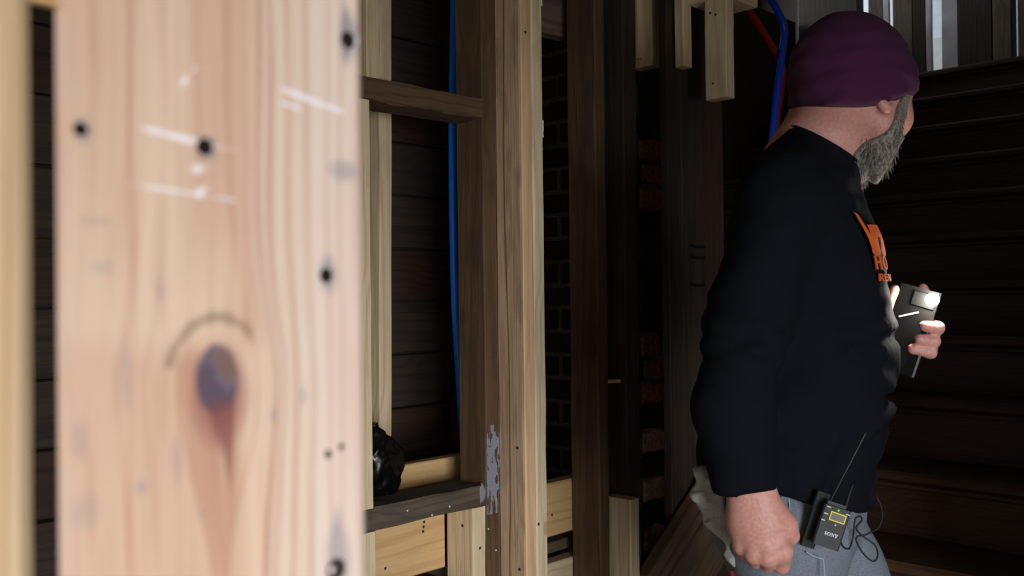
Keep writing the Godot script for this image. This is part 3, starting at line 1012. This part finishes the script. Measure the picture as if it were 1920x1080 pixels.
func torso_dist(p: Vector3) -> float:
	var n := torso.size()
	var i := 0
	while i < n - 2 and p.y > torso[i + 1][0]:
		i += 1
	var t := clampf((p.y - torso[i][0]) / (torso[i + 1][0] - torso[i][0]), 0.0, 1.0)
	t = t * t * (3.0 - 2.0 * t) * 0.5 + t * 0.5
	var xl := lerpf(torso[i][1], torso[i + 1][1], t)
	var xr := lerpf(torso[i][2], torso[i + 1][2], t)
	var b := lerpf(torso[i][3], torso[i + 1][3], t)
	var a := (xr - xl) / 2.0
	var dx := absf(p.x - (xl + xr) / 2.0) / a
	var dz := absf(p.z) / b
	return (sqrt(dx * dx + dz * dz) - 1.0) * minf(a, b)


func build_person() -> void:
	var o := base("person", MAN)
	o.rotation.y = deg_to_rad(FACE)
	tag(o, "bearded man in plum beanie, black long-sleeved shirt and grey jeans, turned away holding a phone", "person")

	# skin: head and neck, right fist, left hand
	var head := nets(body_dist, Vector3(-0.07, 1.40, -0.13), Vector3(0.23, 1.67, 0.14), 0.004)
	var hand := nets(fist_dist, Vector3(-0.106, 0.905, 0.14), Vector3(0.029, 1.075, 0.25), 0.0028)
	var held := nets(grip_dist, Vector3(0.11, 1.14, -0.18), Vector3(0.27, 1.31, -0.03), 0.003)
	var core := func(p: Vector3) -> float:
		var d := cap(p, Vector3(0.04, 1.44, 0), Vector3(0.03, 1.3, 0), 0.05, 0.075)
		d = smin(d, cap(p, Vector3(0.03, 1.3, 0), Vector3(0.0, 0.98, 0), 0.075, 0.085), 0.03)
		for k in [1.0, -1.0]:
			d = smin(d, cap(p, Vector3(0.02, 1.37, 0), Vector3(0.0 if k > 0 else 0.03, 1.37, 0.14 * k), 0.05, 0.042), 0.03)
			d = smin(d, cap(p, Vector3(0.0, 0.96, 0.06 * k), Vector3(0.0 if k > 0 else 0.15, 0.64, 0.088 * k), 0.06, 0.04), 0.03)
			d = smin(d, cap(p, Vector3(0.0 if k > 0 else 0.15, 0.64, 0.088 * k), Vector3(-0.055 if k > 0 else 0.165, 0.25, 0.09 * k), 0.04, 0.028), 0.02)
		d = smin(d, cap(p, Vector3(-0.006, 1.37, 0.15), Vector3(-0.054, 1.225, 0.204), 0.04, 0.034), 0.02)
		d = smin(d, cap(p, Vector3(-0.054, 1.225, 0.204), Vector3(-0.052, 1.05, 0.206), 0.034, 0.025), 0.02)
		d = smin(d, cap(p, Vector3(0.03, 1.37, -0.15), Vector3(0.05, 1.235, -0.213), 0.04, 0.034), 0.02)
		return smin(d, cap(p, Vector3(0.05, 1.235, -0.213), Vector3(0.15, 1.247, -0.127), 0.034, 0.024), 0.02)
	var inner := nets(core, Vector3(-0.12, 0.2, -0.27), Vector3(0.24, 1.5, 0.27), 0.016)
	put("body", joined([head, hand, held, inner]), mats.skin, o)

	# shirt
	var folds := noise(511, 7.0, 2)
	var fine := noise(512, 16.0, 2)
	var shirt := func(p: Vector3) -> float:
		var d := torso_dist(p)
		d = smin(d, cap(p, Vector3(0.005, 1.432, 0.06), Vector3(-0.006, 1.392, 0.142), 0.048, 0.054), 0.05)
		d = smin(d, cap(p, Vector3(0.03, 1.44, -0.06), Vector3(0.03, 1.405, -0.15), 0.05, 0.056), 0.05)
		# hem, sloping down to the front
		d = maxf(d, 1.003 - 0.19 * (p.x + 0.066) + 0.12 * p.z - p.y)
		# neckline: an oval tilted down to the front
		var collar := p.y - (1.502 - 0.6 * (p.x - 0.013))
		d = maxf(d, collar * 0.9)
		# sleeves
		var a := cap(p, Vector3(-0.008, 1.386, 0.15), Vector3(-0.054, 1.225, 0.205), 0.06, 0.053)
		a = smin(a, cap(p, Vector3(-0.054, 1.225, 0.205), Vector3(-0.07, 1.13, 0.21), 0.053, 0.05), 0.02)
		a = smin(a, cap(p, Vector3(-0.07, 1.13, 0.21), Vector3(-0.051, 1.0, 0.206), 0.05, 0.041), 0.02)
		a = maxf(a, 1.0245 + 0.1 * (p.x + 0.08) - p.y)
		var c := cap(p, Vector3(0.035, 1.40, -0.155), Vector3(0.05, 1.235, -0.215), 0.062, 0.052)
		c = smin(c, cap(p, Vector3(0.05, 1.235, -0.215), Vector3(0.148, 1.247, -0.128), 0.05, 0.034), 0.03)
		a = minf(a, c)
		var near := maxf(0.0, 1.0 - absf(p.y - 1.215) / 0.07) * clampf((p.z - 0.13) * 20.0, 0.0, 1.0)
		a += near * 0.003 * sin((p.y * 1.0 + p.x * 0.55) * 190.0 + 2.0 * folds.get_noise_3dv(p))
		for e in [[-0.1, 1.183, -0.01, 1.216, 0.0055], [-0.085, 1.208, -0.004, 1.229, -0.005], [-0.1, 1.155, -0.03, 1.172, 0.003]]:
			a -= near * crease(p, e)
		d = smin(d, a, 0.022)
		# cloth folds: broad, then tight ones pulled across the belly
		d += 0.006 * folds.get_noise_3d(p.x * 1.0, p.y * 2.2, p.z) + 0.0022 * fine.get_noise_3d(p.x, p.y * 2.5, p.z)
		if p.x > 0.02 and p.y < 1.27 and p.y > 1.03:
			for e in [[0.044, 1.223, 0.16, 1.2095, -0.007], [0.05, 1.234, 0.16, 1.224, 0.005], [0.065, 1.209, 0.118, 1.171, 0.007], [0.118, 1.171, 0.16, 1.112, 0.007], [0.1, 1.16, 0.14, 1.127, -0.007], [0.118, 1.1375, 0.16, 1.121, -0.009], [0.105, 1.086, 0.15, 1.115, 0.006], [0.09, 1.066, 0.14, 1.09, -0.006], [0.02, 1.06, 0.12, 1.052, 0.003]]:
				d -= crease(p, e)
		return d
	put("shirt", nets(shirt, Vector3(-0.2, 0.93, -0.3), Vector3(0.23, 1.54, 0.29), 0.0075), mats.shirt_cloth, o)
	# neck band
	var ring := []
	for k in 25:
		var a := TAU * k / 24.0
		var x := 0.055 + 0.054 * cos(a)
		ring.append(fig(Vector3(x, 1.503 - 0.6 * (x - 0.013), 0.066 * sin(a))))
	put("neckband", tube(ring, 0.0045, 8), mats.shirt_cloth, o)

	# jeans and shoes
	var creases := noise(520, 9.0, 2)
	var jeans := func(p: Vector3) -> float:
		var d := ell(p, Vector3(-0.008, 0.97, 0.0), Vector3(0.118, 0.11, 0.15))
		d = smin(d, cap(p, Vector3(-0.004, 0.95, 0.072), Vector3(-0.006, 0.62, 0.09), 0.083, 0.062), 0.035)
		d = smin(d, cap(p, Vector3(-0.006, 0.62, 0.09), Vector3(-0.06, 0.24, 0.09), 0.062, 0.047), 0.02)
		d = smin(d, cap(p, Vector3(0.02, 0.95, -0.068), Vector3(0.16, 0.66, -0.085), 0.084, 0.064), 0.02)
		d = smin(d, cap(p, Vector3(0.16, 0.66, -0.085), Vector3(0.17, 0.24, -0.09), 0.064, 0.047), 0.02)
		return d + 0.005 * creases.get_noise_3d(p.x, p.y * 1.6, p.z)
	put("jeans", nets(jeans, Vector3(-0.15, 0.17, -0.18), Vector3(0.26, 1.08, 0.2), 0.0095), mats.denim, o)
	for foot in [Vector3(-0.06, 0.0, 0.09), Vector3(0.17, 0.0, -0.09)]:
		var shoe := func(p: Vector3) -> float:
			var q: Vector3 = p - foot
			var d := cap(q, Vector3(-0.03, 0.205, 0), Vector3(0.1, 0.195, 0), 0.036, 0.032)
			d = smin(d, cap(q, Vector3(0, 0.215, 0), Vector3(0, 0.26, 0), 0.036, 0.04), 0.02)
			return maxf(d, 0.1668 - p.y)
		put("shoe", nets(shoe, foot + Vector3(-0.08, 0.155, -0.05), foot + Vector3(0.15, 0.31, 0.05), 0.009), mats.shoe, o)
	# jeans details: belt loop, seams and pocket edges
	var seam := plain(Color(0.62, 0.64, 0.66), 0.9)
	put("belt_loop", board(Vector3(0.012, 0.05, 0.004), 0.001), mats.denim, o, fig(HIP + Vector3(-0.0565, 0.995, 0.1455)))
	put("pocket_seam", tube([fig(HIP + Vector3(-0.052, 1.015, 0.146)), fig(HIP + Vector3(-0.050, 0.99, 0.152)), fig(HIP + Vector3(-0.0525, 0.965, 0.156))], 0.0011, 6), seam, o)
	put("pocket_seam", tube([fig(HIP + Vector3(-0.03, 0.945, 0.157)), fig(HIP + Vector3(-0.02, 0.940, 0.157)), fig(HIP + Vector3(-0.008, 0.937, 0.157))], 0.0013, 6), seam, o)
	put("pocket_seam", tube([fig(HIP + Vector3(-0.008, 0.937, 0.157)), fig(HIP + Vector3(-0.006, 0.9, 0.156)), fig(HIP + Vector3(-0.008, 0.86, 0.158))], 0.0011, 6), seam, o)

	# beanie: knitted, folded in soft arcs
	var slump := noise(530, 9.0, 2)
	var hat := func(p: Vector3) -> float:
		var q := head_turn.transposed() * (p - HEAD)
		var d := ell(q, Vector3(-0.004, 0.01, 0), Vector3(0.109, 0.094, 0.0865))
		d = smin(d, ell(q, Vector3(-0.045, 0.035, 0.01), Vector3(0.068, 0.055, 0.066)), 0.03)
		var s := q.y - 0.16 * (p.x - HEAD.x) + 0.012 * slump.get_noise_3dv(p)
		d += 0.0026 * sin(s * 210.0) * clampf((0.085 - q.y) * 14.0, 0.0, 1.0) + 0.004 * slump.get_noise_3dv(p * 1.3)
		var ex := p.x - HEAD.x
		var edge := 1.5195 + (4.2 if ex > 0.0 else 1.8) * ex * ex - p.y
		return maxf(d, edge)
	put("beanie", nets(hat, Vector3(-0.04, 1.5, -0.13), Vector3(0.24, 1.7, 0.14), 0.004), mats.beanie_knit, o)

	# beard: a close shell on the jaw and neck with a tuft at the chin
	var beard := func(p: Vector3) -> float:
		var q := head_turn.transposed() * (p - HEAD)
		var d := body_dist(p) - 0.006
		d = smin(d, cap(q, Vector3(0.038, -0.08, 0.014), Vector3(0.03, -0.112, 0.03), 0.03, 0.014), 0.02)
		d += 0.004 * slump.get_noise_3d(p.x * 4.0, p.y * 1.5, p.z * 4.0)
		var back := (0.004 + 0.42 * (q.y + 0.03) - q.x) * 0.9
		var up := maxf(q.y + 0.002, minf(q.x - 0.036 + 0.1 * q.y, q.y + 0.054))
		var low := -0.145 - q.y
		# trimmed to a narrow tip that slants back to the chest
		var front := (p.x - (0.132 + 0.62 * minf(p.y - 1.424, 0.04) + 0.2 * maxf(p.y - 1.464, 0.0))) * 0.85
		front = minf(front, body_dist(p) - 0.0035)
		return maxf(maxf(maxf(d, back), front), maxf(up, low))
	put("beard", nets(beard, Vector3(0.04, 1.39, -0.11), Vector3(0.21, 1.58, 0.12), 0.004), mats.beard_hair, o)
	put_strands(o)
	put_print(o)


# a ridge (or, below zero, a groove) of cloth running from one point to another across the side
func crease(p: Vector3, e: Array) -> float:
	var a := Vector2(e[0], e[1])
	var b := Vector2(e[2], e[3])
	var q := Vector2(p.x, p.y)
	var t := clampf((q - a).dot(b - a) / (b - a).length_squared(), 0.0, 1.0)
	var d := q.distance_to(a.lerp(b, t)) / 0.0085
	if d > 2.5:
		return 0.0
	return float(e[4]) * exp(-d * d) * smoothstep(0.0, 0.3, t)


# single grey hairs standing off the beard
func put_strands(o: Node3D) -> void:
	var r := RandomNumberGenerator.new()
	r.seed = 77
	var st := SurfaceTool.new()
	st.begin(Mesh.PRIMITIVE_TRIANGLES)
	var made := 0
	while made < 700:
		var q := Vector3(r.randf_range(-0.03, 0.085), r.randf_range(-0.125, -0.03), r.randf_range(-0.03, 0.07))
		if q.x < 0.008 + 0.42 * (q.y + 0.03) or (q.y > -0.054 and q.x > 0.032):
			continue
		var p := HEAD + head_turn * q
		# slide onto the skin
		for k in 4:
			var d := body_dist(p) - 0.006
			var e := 0.002
			var g := Vector3(body_dist(p + Vector3(e, 0, 0)), body_dist(p + Vector3(0, e, 0)), body_dist(p + Vector3(0, 0, e))) - Vector3.ONE * (d + 0.006)
			p -= g.normalized() * d
		if p.x > 0.134 + 0.62 * minf(p.y - 1.424, 0.04) + 0.2 * maxf(p.y - 1.464, 0.0):
			continue
		var dir := (Vector3(-0.05, -1.0, 0.15) + Vector3(r.randf_range(-0.4, 0.4), 0, r.randf_range(-0.4, 0.4))).normalized()
		var tip := p + dir * r.randf_range(0.008, 0.016) + Vector3(0, 0, 0.003)
		var side := dir.cross(Vector3(0.4, 0.1, 0.9)).normalized() * 0.0008
		var up := dir.cross(side)
		var ring := [p + side, p - side * 0.5 + up * 0.9, p - side * 0.5 - up * 0.9]
		for k in 3:
			tri(st, [fig(ring[k]), fig(ring[(k + 1) % 3]), fig(tip)], [Vector2.ZERO, Vector2.ZERO, Vector2.ZERO], ring[k] + ring[(k + 1) % 3] - p * 2.0)
		made += 1
	st.generate_normals()
	var h := put("beard_strands", st.commit(), mats.beard_hair, o)
	h.set_meta("kind", "stuff")


# right hand: closed, back of the hand to the camera, thumb in front
func fist_dist(at: Vector3) -> float:
	var p := at - Vector3(0.059, 0, 0)
	var d := cap(p, Vector3(-0.122, 1.06, 0.206), Vector3(-0.116, 0.995, 0.206), 0.021, 0.022)
	d = smin(d, cap(p, Vector3(-0.103, 1.06, 0.206), Vector3(-0.089, 0.995, 0.206), 0.021, 0.0225), 0.02)
	d = smin(d, ell(p, Vector3(-0.099, 0.982, 0.196), Vector3(0.04, 0.036, 0.022)), 0.02)
	var kn := [Vector3(-0.0685, 0.957, 0.213), Vector3(-0.0865, 0.9515, 0.219), Vector3(-0.1045, 0.9525, 0.216), Vector3(-0.1205, 0.959, 0.207)]
	var root := [Vector3(-0.09, 1.0, 0.208), Vector3(-0.1, 1.0, 0.212), Vector3(-0.11, 1.0, 0.21), Vector3(-0.12, 1.0, 0.206)]
	var mid := [Vector3(-0.0705, 0.9355, 0.195), Vector3(-0.0875, 0.935, 0.188), Vector3(-0.1045, 0.938, 0.186), Vector3(-0.1195, 0.945, 0.181)]
	var bent := [Vector3(-0.076, 0.945, 0.173), Vector3(-0.0895, 0.945, 0.167), Vector3(-0.1045, 0.947, 0.165), Vector3(-0.117, 0.952, 0.163)]
	var tips := [Vector3(-0.083, 0.96, 0.174), Vector3(-0.093, 0.962, 0.171), Vector3(-0.1045, 0.963, 0.17), Vector3(-0.114, 0.965, 0.169)]
	var rad := [0.0118, 0.012, 0.0115, 0.0102]
	for k in 4:
		d = smin(d, cap(p, root[k], kn[k], 0.013, rad[k]), 0.011)
		d = smin(d, (p - kn[k] - Vector3(0, 0.001, 0.001)).length() - rad[k] * 1.03, 0.004)
	var fing := 9.0
	for k in 4:
		var g := cap(p, kn[k], mid[k], rad[k], rad[k] * 0.93)
		g = smin(g, cap(p, mid[k], bent[k], rad[k] * 0.93, rad[k] * 0.86), 0.004)
		g = smin(g, cap(p, bent[k], tips[k], rad[k] * 0.86, rad[k] * 0.72), 0.004)
		fing = minf(fing, g)
	d = smin(d, fing, 0.006)
	var th := cap(p, Vector3(-0.086, 1.002, 0.196), Vector3(-0.063, 0.985, 0.196), 0.018, 0.0135)
	th = smin(th, cap(p, Vector3(-0.063, 0.985, 0.196), Vector3(-0.058, 0.9715, 0.19), 0.013, 0.0105), 0.006)
	th = smin(th, cap(p, Vector3(-0.058, 0.9715, 0.19), Vector3(-0.066, 0.957, 0.178), 0.0105, 0.009), 0.005)
	return smin(d, th, 0.012)


# phone frame of reference: origin at its middle, u across, v up its length, n out of its lit face
var phone_at := Vector3(0.18, 1.2165, -0.083)


func phone_basis() -> Basis:
	var n := Vector3(-0.5, 0.12, 0.86).normalized()
	var v := Vector3(0.26, 0.95, 0.1)
	v = (v - n * v.dot(n)).normalized()
	return Basis(v.cross(n), v, n)


# left hand wrapped round the phone from behind
func grip_dist(p: Vector3) -> float:
	var q := phone_basis().transposed() * (p - phone_at)
	var d := ell(q, Vector3(-0.004, 0.0, -0.022), Vector3(0.036, 0.038, 0.0165))
	d = smin(d, cap(q, Vector3(-0.02, 0.005, -0.026), Vector3(-0.055, -0.002, -0.04), 0.02, 0.022), 0.02)
	# thumb along the left edge
	var t := cap(q, Vector3(-0.03, -0.008, -0.016), Vector3(-0.0405, 0.022, -0.004), 0.015, 0.012)
	t = smin(t, cap(q, Vector3(-0.0405, 0.022, -0.004), Vector3(-0.037, 0.05, 0.002), 0.0115, 0.0085), 0.006)
	d = smin(d, t, 0.012)
	# index finger along the back towards the top edge, the others closing over the right edge
	var i := cap(q, Vector3(0.012, 0.02, -0.018), Vector3(0.012, 0.048, -0.015), 0.0105, 0.0095)
	i = smin(i, cap(q, Vector3(0.012, 0.048, -0.015), Vector3(0.0, 0.064, -0.009), 0.0095, 0.008), 0.004)
	d = smin(d, i, 0.006)
	var rows := [[0.016, 0.0275], [-0.004, 0.0265], [-0.021, 0.0205]]
	for r in rows:
		var y: float = r[0]
		var f := cap(q, Vector3(0.018, y, -0.02), Vector3(0.0405, y, -0.008), 0.0105, 0.0095)
		f = smin(f, cap(q, Vector3(0.0405, y, -0.008), Vector3(r[1], y - 0.003, 0.011), 0.0092, 0.0078), 0.004)
		d = smin(d, f, 0.005)
	return d


# print on the chest, laid on the cloth
func put_print(o: Node3D) -> void:
	var ink := plain(Color(0.84, 0.36, 0.09), 0.85)
	var on := func(u: float, y: float, off: float) -> Vector3:
		# u metres from the middle of the chest towards his right
		var i := 0
		while i < torso.size() - 2 and y > torso[i + 1][0]:
			i += 1
		var t: float = (y - torso[i][0]) / (torso[i + 1][0] - torso[i][0])
		t = t * t * (3.0 - 2.0 * t) * 0.5 + t * 0.5
		var xl := lerpf(torso[i][1], torso[i + 1][1], t)
		var xr := lerpf(torso[i][2], torso[i + 1][2], t)
		var b := lerpf(torso[i][3], torso[i + 1][3], t)
		var a := (xr - xl) / 2.0
		var c := sqrt(maxf(0.0, 1.0 - (u / b) * (u / b)))
		return Vector3((xl + xr) / 2.0 + a * c + off, y, u + off * 0.4)
	var word := func(text: String, u0: float, y0: float, tall: float, wide: float) -> Mesh:
		var f := SystemFont.new()
		f.font_names = PackedStringArray(["Droid Sans"])
		f.font_weight = 700
		var tm := TextMesh.new()
		tm.text = text
		tm.font = f
		tm.font_size = 64
		tm.pixel_size = 0.01
		tm.depth = 0.02
		tm.horizontal_alignment = HORIZONTAL_ALIGNMENT_LEFT
		tm.vertical_alignment = VERTICAL_ALIGNMENT_BOTTOM
		return bent_onto(tm, on, u0, y0, tall, wide)
	put("chest_print", word.call("HO", 0.112, 1.302, 0.0185, 0.046), ink, o)
	put("chest_print", word.call("REN", 0.108, 1.287, 0.0095, 0.05), ink, o)
	# emblem above the words: a sweeping stroke, a block with a notch, two round feet
	var st := SurfaceTool.new()
	st.begin(Mesh.PRIMITIVE_TRIANGLES)
	st.set_smooth_group(-1)
	var shapes := [
		[[0.135, 1.375], [0.128, 1.372], [0.112, 1.345], [0.105, 1.325], [0.112, 1.325], [0.122, 1.345]],
		[[0.114, 1.36], [0.07, 1.362], [0.06, 1.345], [0.09, 1.345], [0.112, 1.345]],
		[[0.112, 1.345], [0.09, 1.345], [0.088, 1.33], [0.106, 1.325]],
		[[0.078, 1.345], [0.06, 1.345], [0.048, 1.328], [0.076, 1.328]]]
	for c in [[0.1, 1.3265], [0.066, 1.3275]]:
		var round_ := []
		for k in 14:
			round_.append([c[0] + 0.015 * cos(TAU * k / 14.0), c[1] + 0.0075 * sin(TAU * k / 14.0)])
		shapes.append(round_)
	for s in shapes:
		var pts := PackedVector2Array()
		for v in s:
			pts.append(Vector2(v[0], v[1]))
		var ids := Geometry2D.triangulate_polygon(pts)
		for k in range(0, ids.size(), 3):
			# split each triangle so that it follows the cloth
			var a: Vector2 = pts[ids[k]]
			var b: Vector2 = pts[ids[k + 1]]
			var c: Vector2 = pts[ids[k + 2]]
			for i in 5:
				for j in 5 - i:
					var g := func(x: int, y: int) -> Vector3:
						var w := a + (b - a) * (x / 5.0) + (c - a) * (y / 5.0)
						return fig(lay(on.call(w.x, w.y, 0.0)))
					tri(st, [g.call(i, j), g.call(i + 1, j), g.call(i, j + 1)], [Vector2.ZERO, Vector2.ZERO, Vector2.ZERO], Vector3(1, 0, 0.5))
					if i + j < 4:
						tri(st, [g.call(i + 1, j), g.call(i + 1, j + 1), g.call(i, j + 1)], [Vector2.ZERO, Vector2.ZERO, Vector2.ZERO], Vector3(1, 0, 0.5))
	put("chest_emblem", st_done(st), ink, o)


# just clear of the cloth folds
func lay(v: Vector3) -> Vector3:
	return v + Vector3(0.0045, 0, 0.0045)


func bent_onto(tm: TextMesh, on: Callable, u0: float, y0: float, tall: float, wide: float) -> ArrayMesh:
	var arrays := tm.get_mesh_arrays() if tm.get_surface_count() == 1 else []
	var st := SurfaceTool.new()
	var src := ArrayMesh.new()
	for s in tm.get_surface_count():
		src.add_surface_from_arrays(Mesh.PRIMITIVE_TRIANGLES, tm.surface_get_arrays(s))
	var box := src.get_aabb()
	st.begin(Mesh.PRIMITIVE_TRIANGLES)
	st.set_smooth_group(-1)
	for s in src.get_surface_count():
		var ar := src.surface_get_arrays(s)
		var vs: PackedVector3Array = ar[Mesh.ARRAY_VERTEX]
		var ids: PackedInt32Array = ar[Mesh.ARRAY_INDEX] if ar[Mesh.ARRAY_INDEX] != null else PackedInt32Array(range(vs.size()))
		for k in range(0, ids.size(), 3):
			var p := []
			for j in 3:
				var v := vs[ids[k + j]]
				var u := u0 - (v.x - box.position.x) / box.size.x * wide
				var y := y0 + (v.y - box.position.y) / box.size.y * tall
				var w := lay(on.call(u, y, 0.0))
				p.append(fig(w + Vector3(0.0006, 0, 0.0006) * (1.0 if v.z > 0.0 else -1.0)))
			tri(st, p, [Vector2.ZERO, Vector2.ZERO, Vector2.ZERO], (p[2] - p[0]).cross(p[1] - p[0]))
	return st_done(st)


# ==================================================================== what he carries
func on_figure(called: String) -> Node3D:
	var o := base(called, MAN)
	o.rotation.y = deg_to_rad(FACE)
	return o


func build_carried() -> void:
	# phone with its torch lit
	var ph := on_figure("phone")
	tag(ph, "dark phone with its torch shining, held up in the man's left hand", "phone")
	var b := phone_basis()
	var centre := fig(phone_at)
	var place := func(called: String, mesh: Mesh, m: Material, x: float, y: float, z: float) -> MeshInstance3D:
		var k := put(called, mesh, m, ph, centre + b * (Vector3(x, y, z) * S))
		k.basis = b
		return k
	place.call("phone_body", board(Vector3(0.0626, 0.128, 0.0075) * S, 0.003), plain(Color(0.1, 0.1, 0.095), 0.4), 0, 0, 0)
	place.call("camera_bump", board(Vector3(0.034, 0.02, 0.0015) * S, 0.0006), plain(Color(0.14, 0.14, 0.14), 0.25), 0.011, 0.048, 0.0044)
	place.call("painted_glint", board(Vector3(0.03, 0.0025, 0.0006) * S, 0.0002), mats.white, -0.004, 0.022, 0.0042).basis = b * Basis(Vector3.BACK, 0.5)  # white strip painted in for a reflection on the phone
	var led := SphereMesh.new()
	led.radius = 0.011
	led.height = 0.022
	var glow := StandardMaterial3D.new()
	glow.albedo_color = Color(1, 1, 1)
	glow.emission_enabled = true
	glow.emission = Color(1.0, 0.98, 0.95)
	glow.emission_energy_multiplier = 14.0
	place.call("torch_lamp", led, glow, 0.024, 0.052, 0.008)
	var torch := OmniLight3D.new()
	torch.name = "torch_light"
	torch.light_color = Color(1.0, 0.97, 0.92)
	torch.light_energy = 0.06
	torch.light_size = 0.008
	torch.shadow_enabled = true
	torch.omni_range = 12.0
	torch.omni_attenuation = 2.0
	torch.position = centre + b * (Vector3(0.024, 0.052, 0.008) * S)
	ph.add_child(torch)

	# radio microphone transmitter on his hip
	var tx := on_figure("wireless_transmitter")
	tag(tx, "black radio microphone transmitter with a yellow-framed display clipped on the man's hip", "transmitter")
	var up := Vector3(0.3, 0.94, -0.06).normalized()
	var nrm := Vector3(0.12, 0.02, 1.0)
	nrm = (nrm - up * nrm.dot(up)).normalized()
	var tb := Basis(up.cross(nrm), up, nrm)
	var tc := fig(Vector3(0.0515, 0.983, 0.18))
	var tput := func(called: String, mesh: Mesh, m: Material, x: float, y: float, z: float) -> MeshInstance3D:
		var k := put(called, mesh, m, tx, tc + tb * (Vector3(x, y, z) * S))
		k.basis = tb
		return k
	tput.call("case", board(Vector3(0.0325, 0.0515, 0.013) * S, 0.002), mats.device, 0, 0, 0)
	tput.call("case_cap", board(Vector3(0.024, 0.004, 0.01) * S, 0.001), mats.device, -0.002, 0.0285, 0)
	var yellow := plain(Color(0.85, 0.78, 0.1), 0.6)
	yellow.emission_enabled = true
	yellow.emission = Color(0.85, 0.8, 0.1)
	yellow.emission_energy_multiplier = 0.25
	for q in [[0.0, 0.0065, 0.019, 0.0012], [0.0, -0.0035, 0.019, 0.0012]]:
		tput.call("display_frame", board(Vector3(q[2], q[3], 0.001) * S, 0.0002), yellow, 0.003 + q[0], 0.0125 + q[1], 0.0072)
	for x in [-0.009, 0.009]:
		tput.call("display_frame", board(Vector3(0.0012, 0.0112, 0.001) * S, 0.0002), yellow, 0.003 + x, 0.014, 0.0072)
	tput.call("display", board(Vector3(0.0176, 0.0096, 0.0008) * S, 0.0002), plain(Color(0.33, 0.29, 0.27), 0.3), 0.003, 0.014, 0.007)
	var green := plain(Color(0.3, 0.9, 0.1), 0.5)
	green.emission_enabled = true
	green.emission = Color(0.4, 1.0, 0.1)
	green.emission_energy_multiplier = 0.6
	var dot := SphereMesh.new()
	dot.radius = 0.0012 * S
	dot.height = 0.0024 * S
	tput.call("indicator_light", dot, green, 0.0015, 0.0228, 0.007)
	tput.call("button", dot, mats.white, 0.003, 0.0045, 0.007)
	for q in [[-0.0105, 0.0235], [-0.0115, 0.0145], [-0.0125, 0.006], [0.0135, 0.0215]]:
		tput.call("marking", board(Vector3(0.005, 0.0012, 0.0004) * S, 0.0001), mats.white, q[0], q[1], 0.0071)
	var f := SystemFont.new()
	f.font_names = PackedStringArray(["Droid Serif"])
	f.font_weight = 700
	var word := TextMesh.new()
	word.text = "SONY"
	word.font = f
	word.font_size = 32
	word.pixel_size = 0.00021
	word.depth = 0.0005
	tput.call("lettering", word, plain(Color(0.9, 0.9, 0.92), 0.5), 0.0015, -0.0085, 0.0073)
	put("strap", board(Vector3(0.018, 0.072, 0.006) * S, 0.002), mats.black, tx, fig(HIP + Vector3(-0.0175, 0.988, 0.164))).basis = tb
	put("aerial", tube([fig(HIP + Vector3(0.0, 1.012, 0.176)), fig(HIP + Vector3(0.022, 1.055, 0.18)), fig(HIP + Vector3(0.046, 1.1, 0.178))], 0.0011, 6), plain(Color(0.2, 0.2, 0.18), 0.5), tx)
	put("connector", tube([fig(HIP + Vector3(0.02, 1.006, 0.174)), fig(HIP + Vector3(0.024, 1.02, 0.174)), fig(HIP + Vector3(0.03, 1.036, 0.172))], 0.0026, 8, 0.6), mats.black, tx)
	put("cable", tube([fig(HIP + Vector3(0.012, 0.972, 0.174)), fig(HIP + Vector3(0.016, 0.958, 0.168)), fig(HIP + Vector3(0.025, 0.952, 0.155)), fig(HIP + Vector3(0.031, 0.965, 0.145)), fig(HIP + Vector3(0.034, 0.985, 0.14)), fig(HIP + Vector3(0.041, 0.9885, 0.135)), fig(HIP + Vector3(0.043, 0.982, 0.13)), fig(HIP + Vector3(0.036, 0.972, 0.13)), fig(HIP + Vector3(0.044, 0.962, 0.128)), fig(HIP + Vector3(0.06, 0.95, 0.124)), fig(HIP + Vector3(0.0635, 0.936, 0.122)), fig(HIP + Vector3(0.057, 0.929, 0.122)), fig(HIP + Vector3(0.044, 0.94, 0.124)), fig(HIP + Vector3(0.036, 0.958, 0.125)), fig(HIP + Vector3(0.05, 0.963, 0.122)), fig(HIP + Vector3(0.066, 0.972, 0.116)), fig(HIP + Vector3(0.071, 0.99, 0.112)), fig(HIP + Vector3(0.064, 1.01, 0.11))], 0.0013, 6), mats.black, tx)

	# rag in the back pocket
	var rag := on_figure("rag")
	tag(rag, "crumpled off-white rag hanging from the man's back pocket behind his wrist", "rag")
	var rn := noise(560, 22.0, 2)
	var cloth := func(at: Vector3) -> float:
		var p := at - Vector3(0.012, 0.002, 0.045)
		var d := cap(p, Vector3(-0.134, 1.016, 0.05), Vector3(-0.126, 0.992, 0.062), 0.014, 0.019)
		d = smin(d, cap(p, Vector3(-0.126, 0.992, 0.062), Vector3(-0.108, 0.966, 0.07), 0.02, 0.016), 0.006)
		d = smin(d, cap(p, Vector3(-0.108, 0.966, 0.07), Vector3(-0.084, 0.905, 0.068), 0.011, 0.005), 0.01)
		d = smin(d, cap(p, Vector3(-0.136, 1.024, 0.045), Vector3(-0.11, 1.0, 0.08), 0.008, 0.012), 0.004)
		return d + 0.004 * sin(p.y * 190.0 + p.x * 60.0) + 0.009 * absf(rn.get_noise_3d(p.x * 1.6, p.y, p.z * 1.6)) - 0.003
	put("rag_cloth", nets(cloth, Vector3(-0.165, 0.88, 0.05), Vector3(-0.045, 1.06, 0.17), 0.0035), mats.rag_cloth, rag)
	put("red_label", board(Vector3(0.009, 0.022, 0.005) * S, 0.002), plain(Color(0.45, 0.08, 0.1), 0.9), rag, fig(Vector3(-0.079, 0.89, 0.113)))
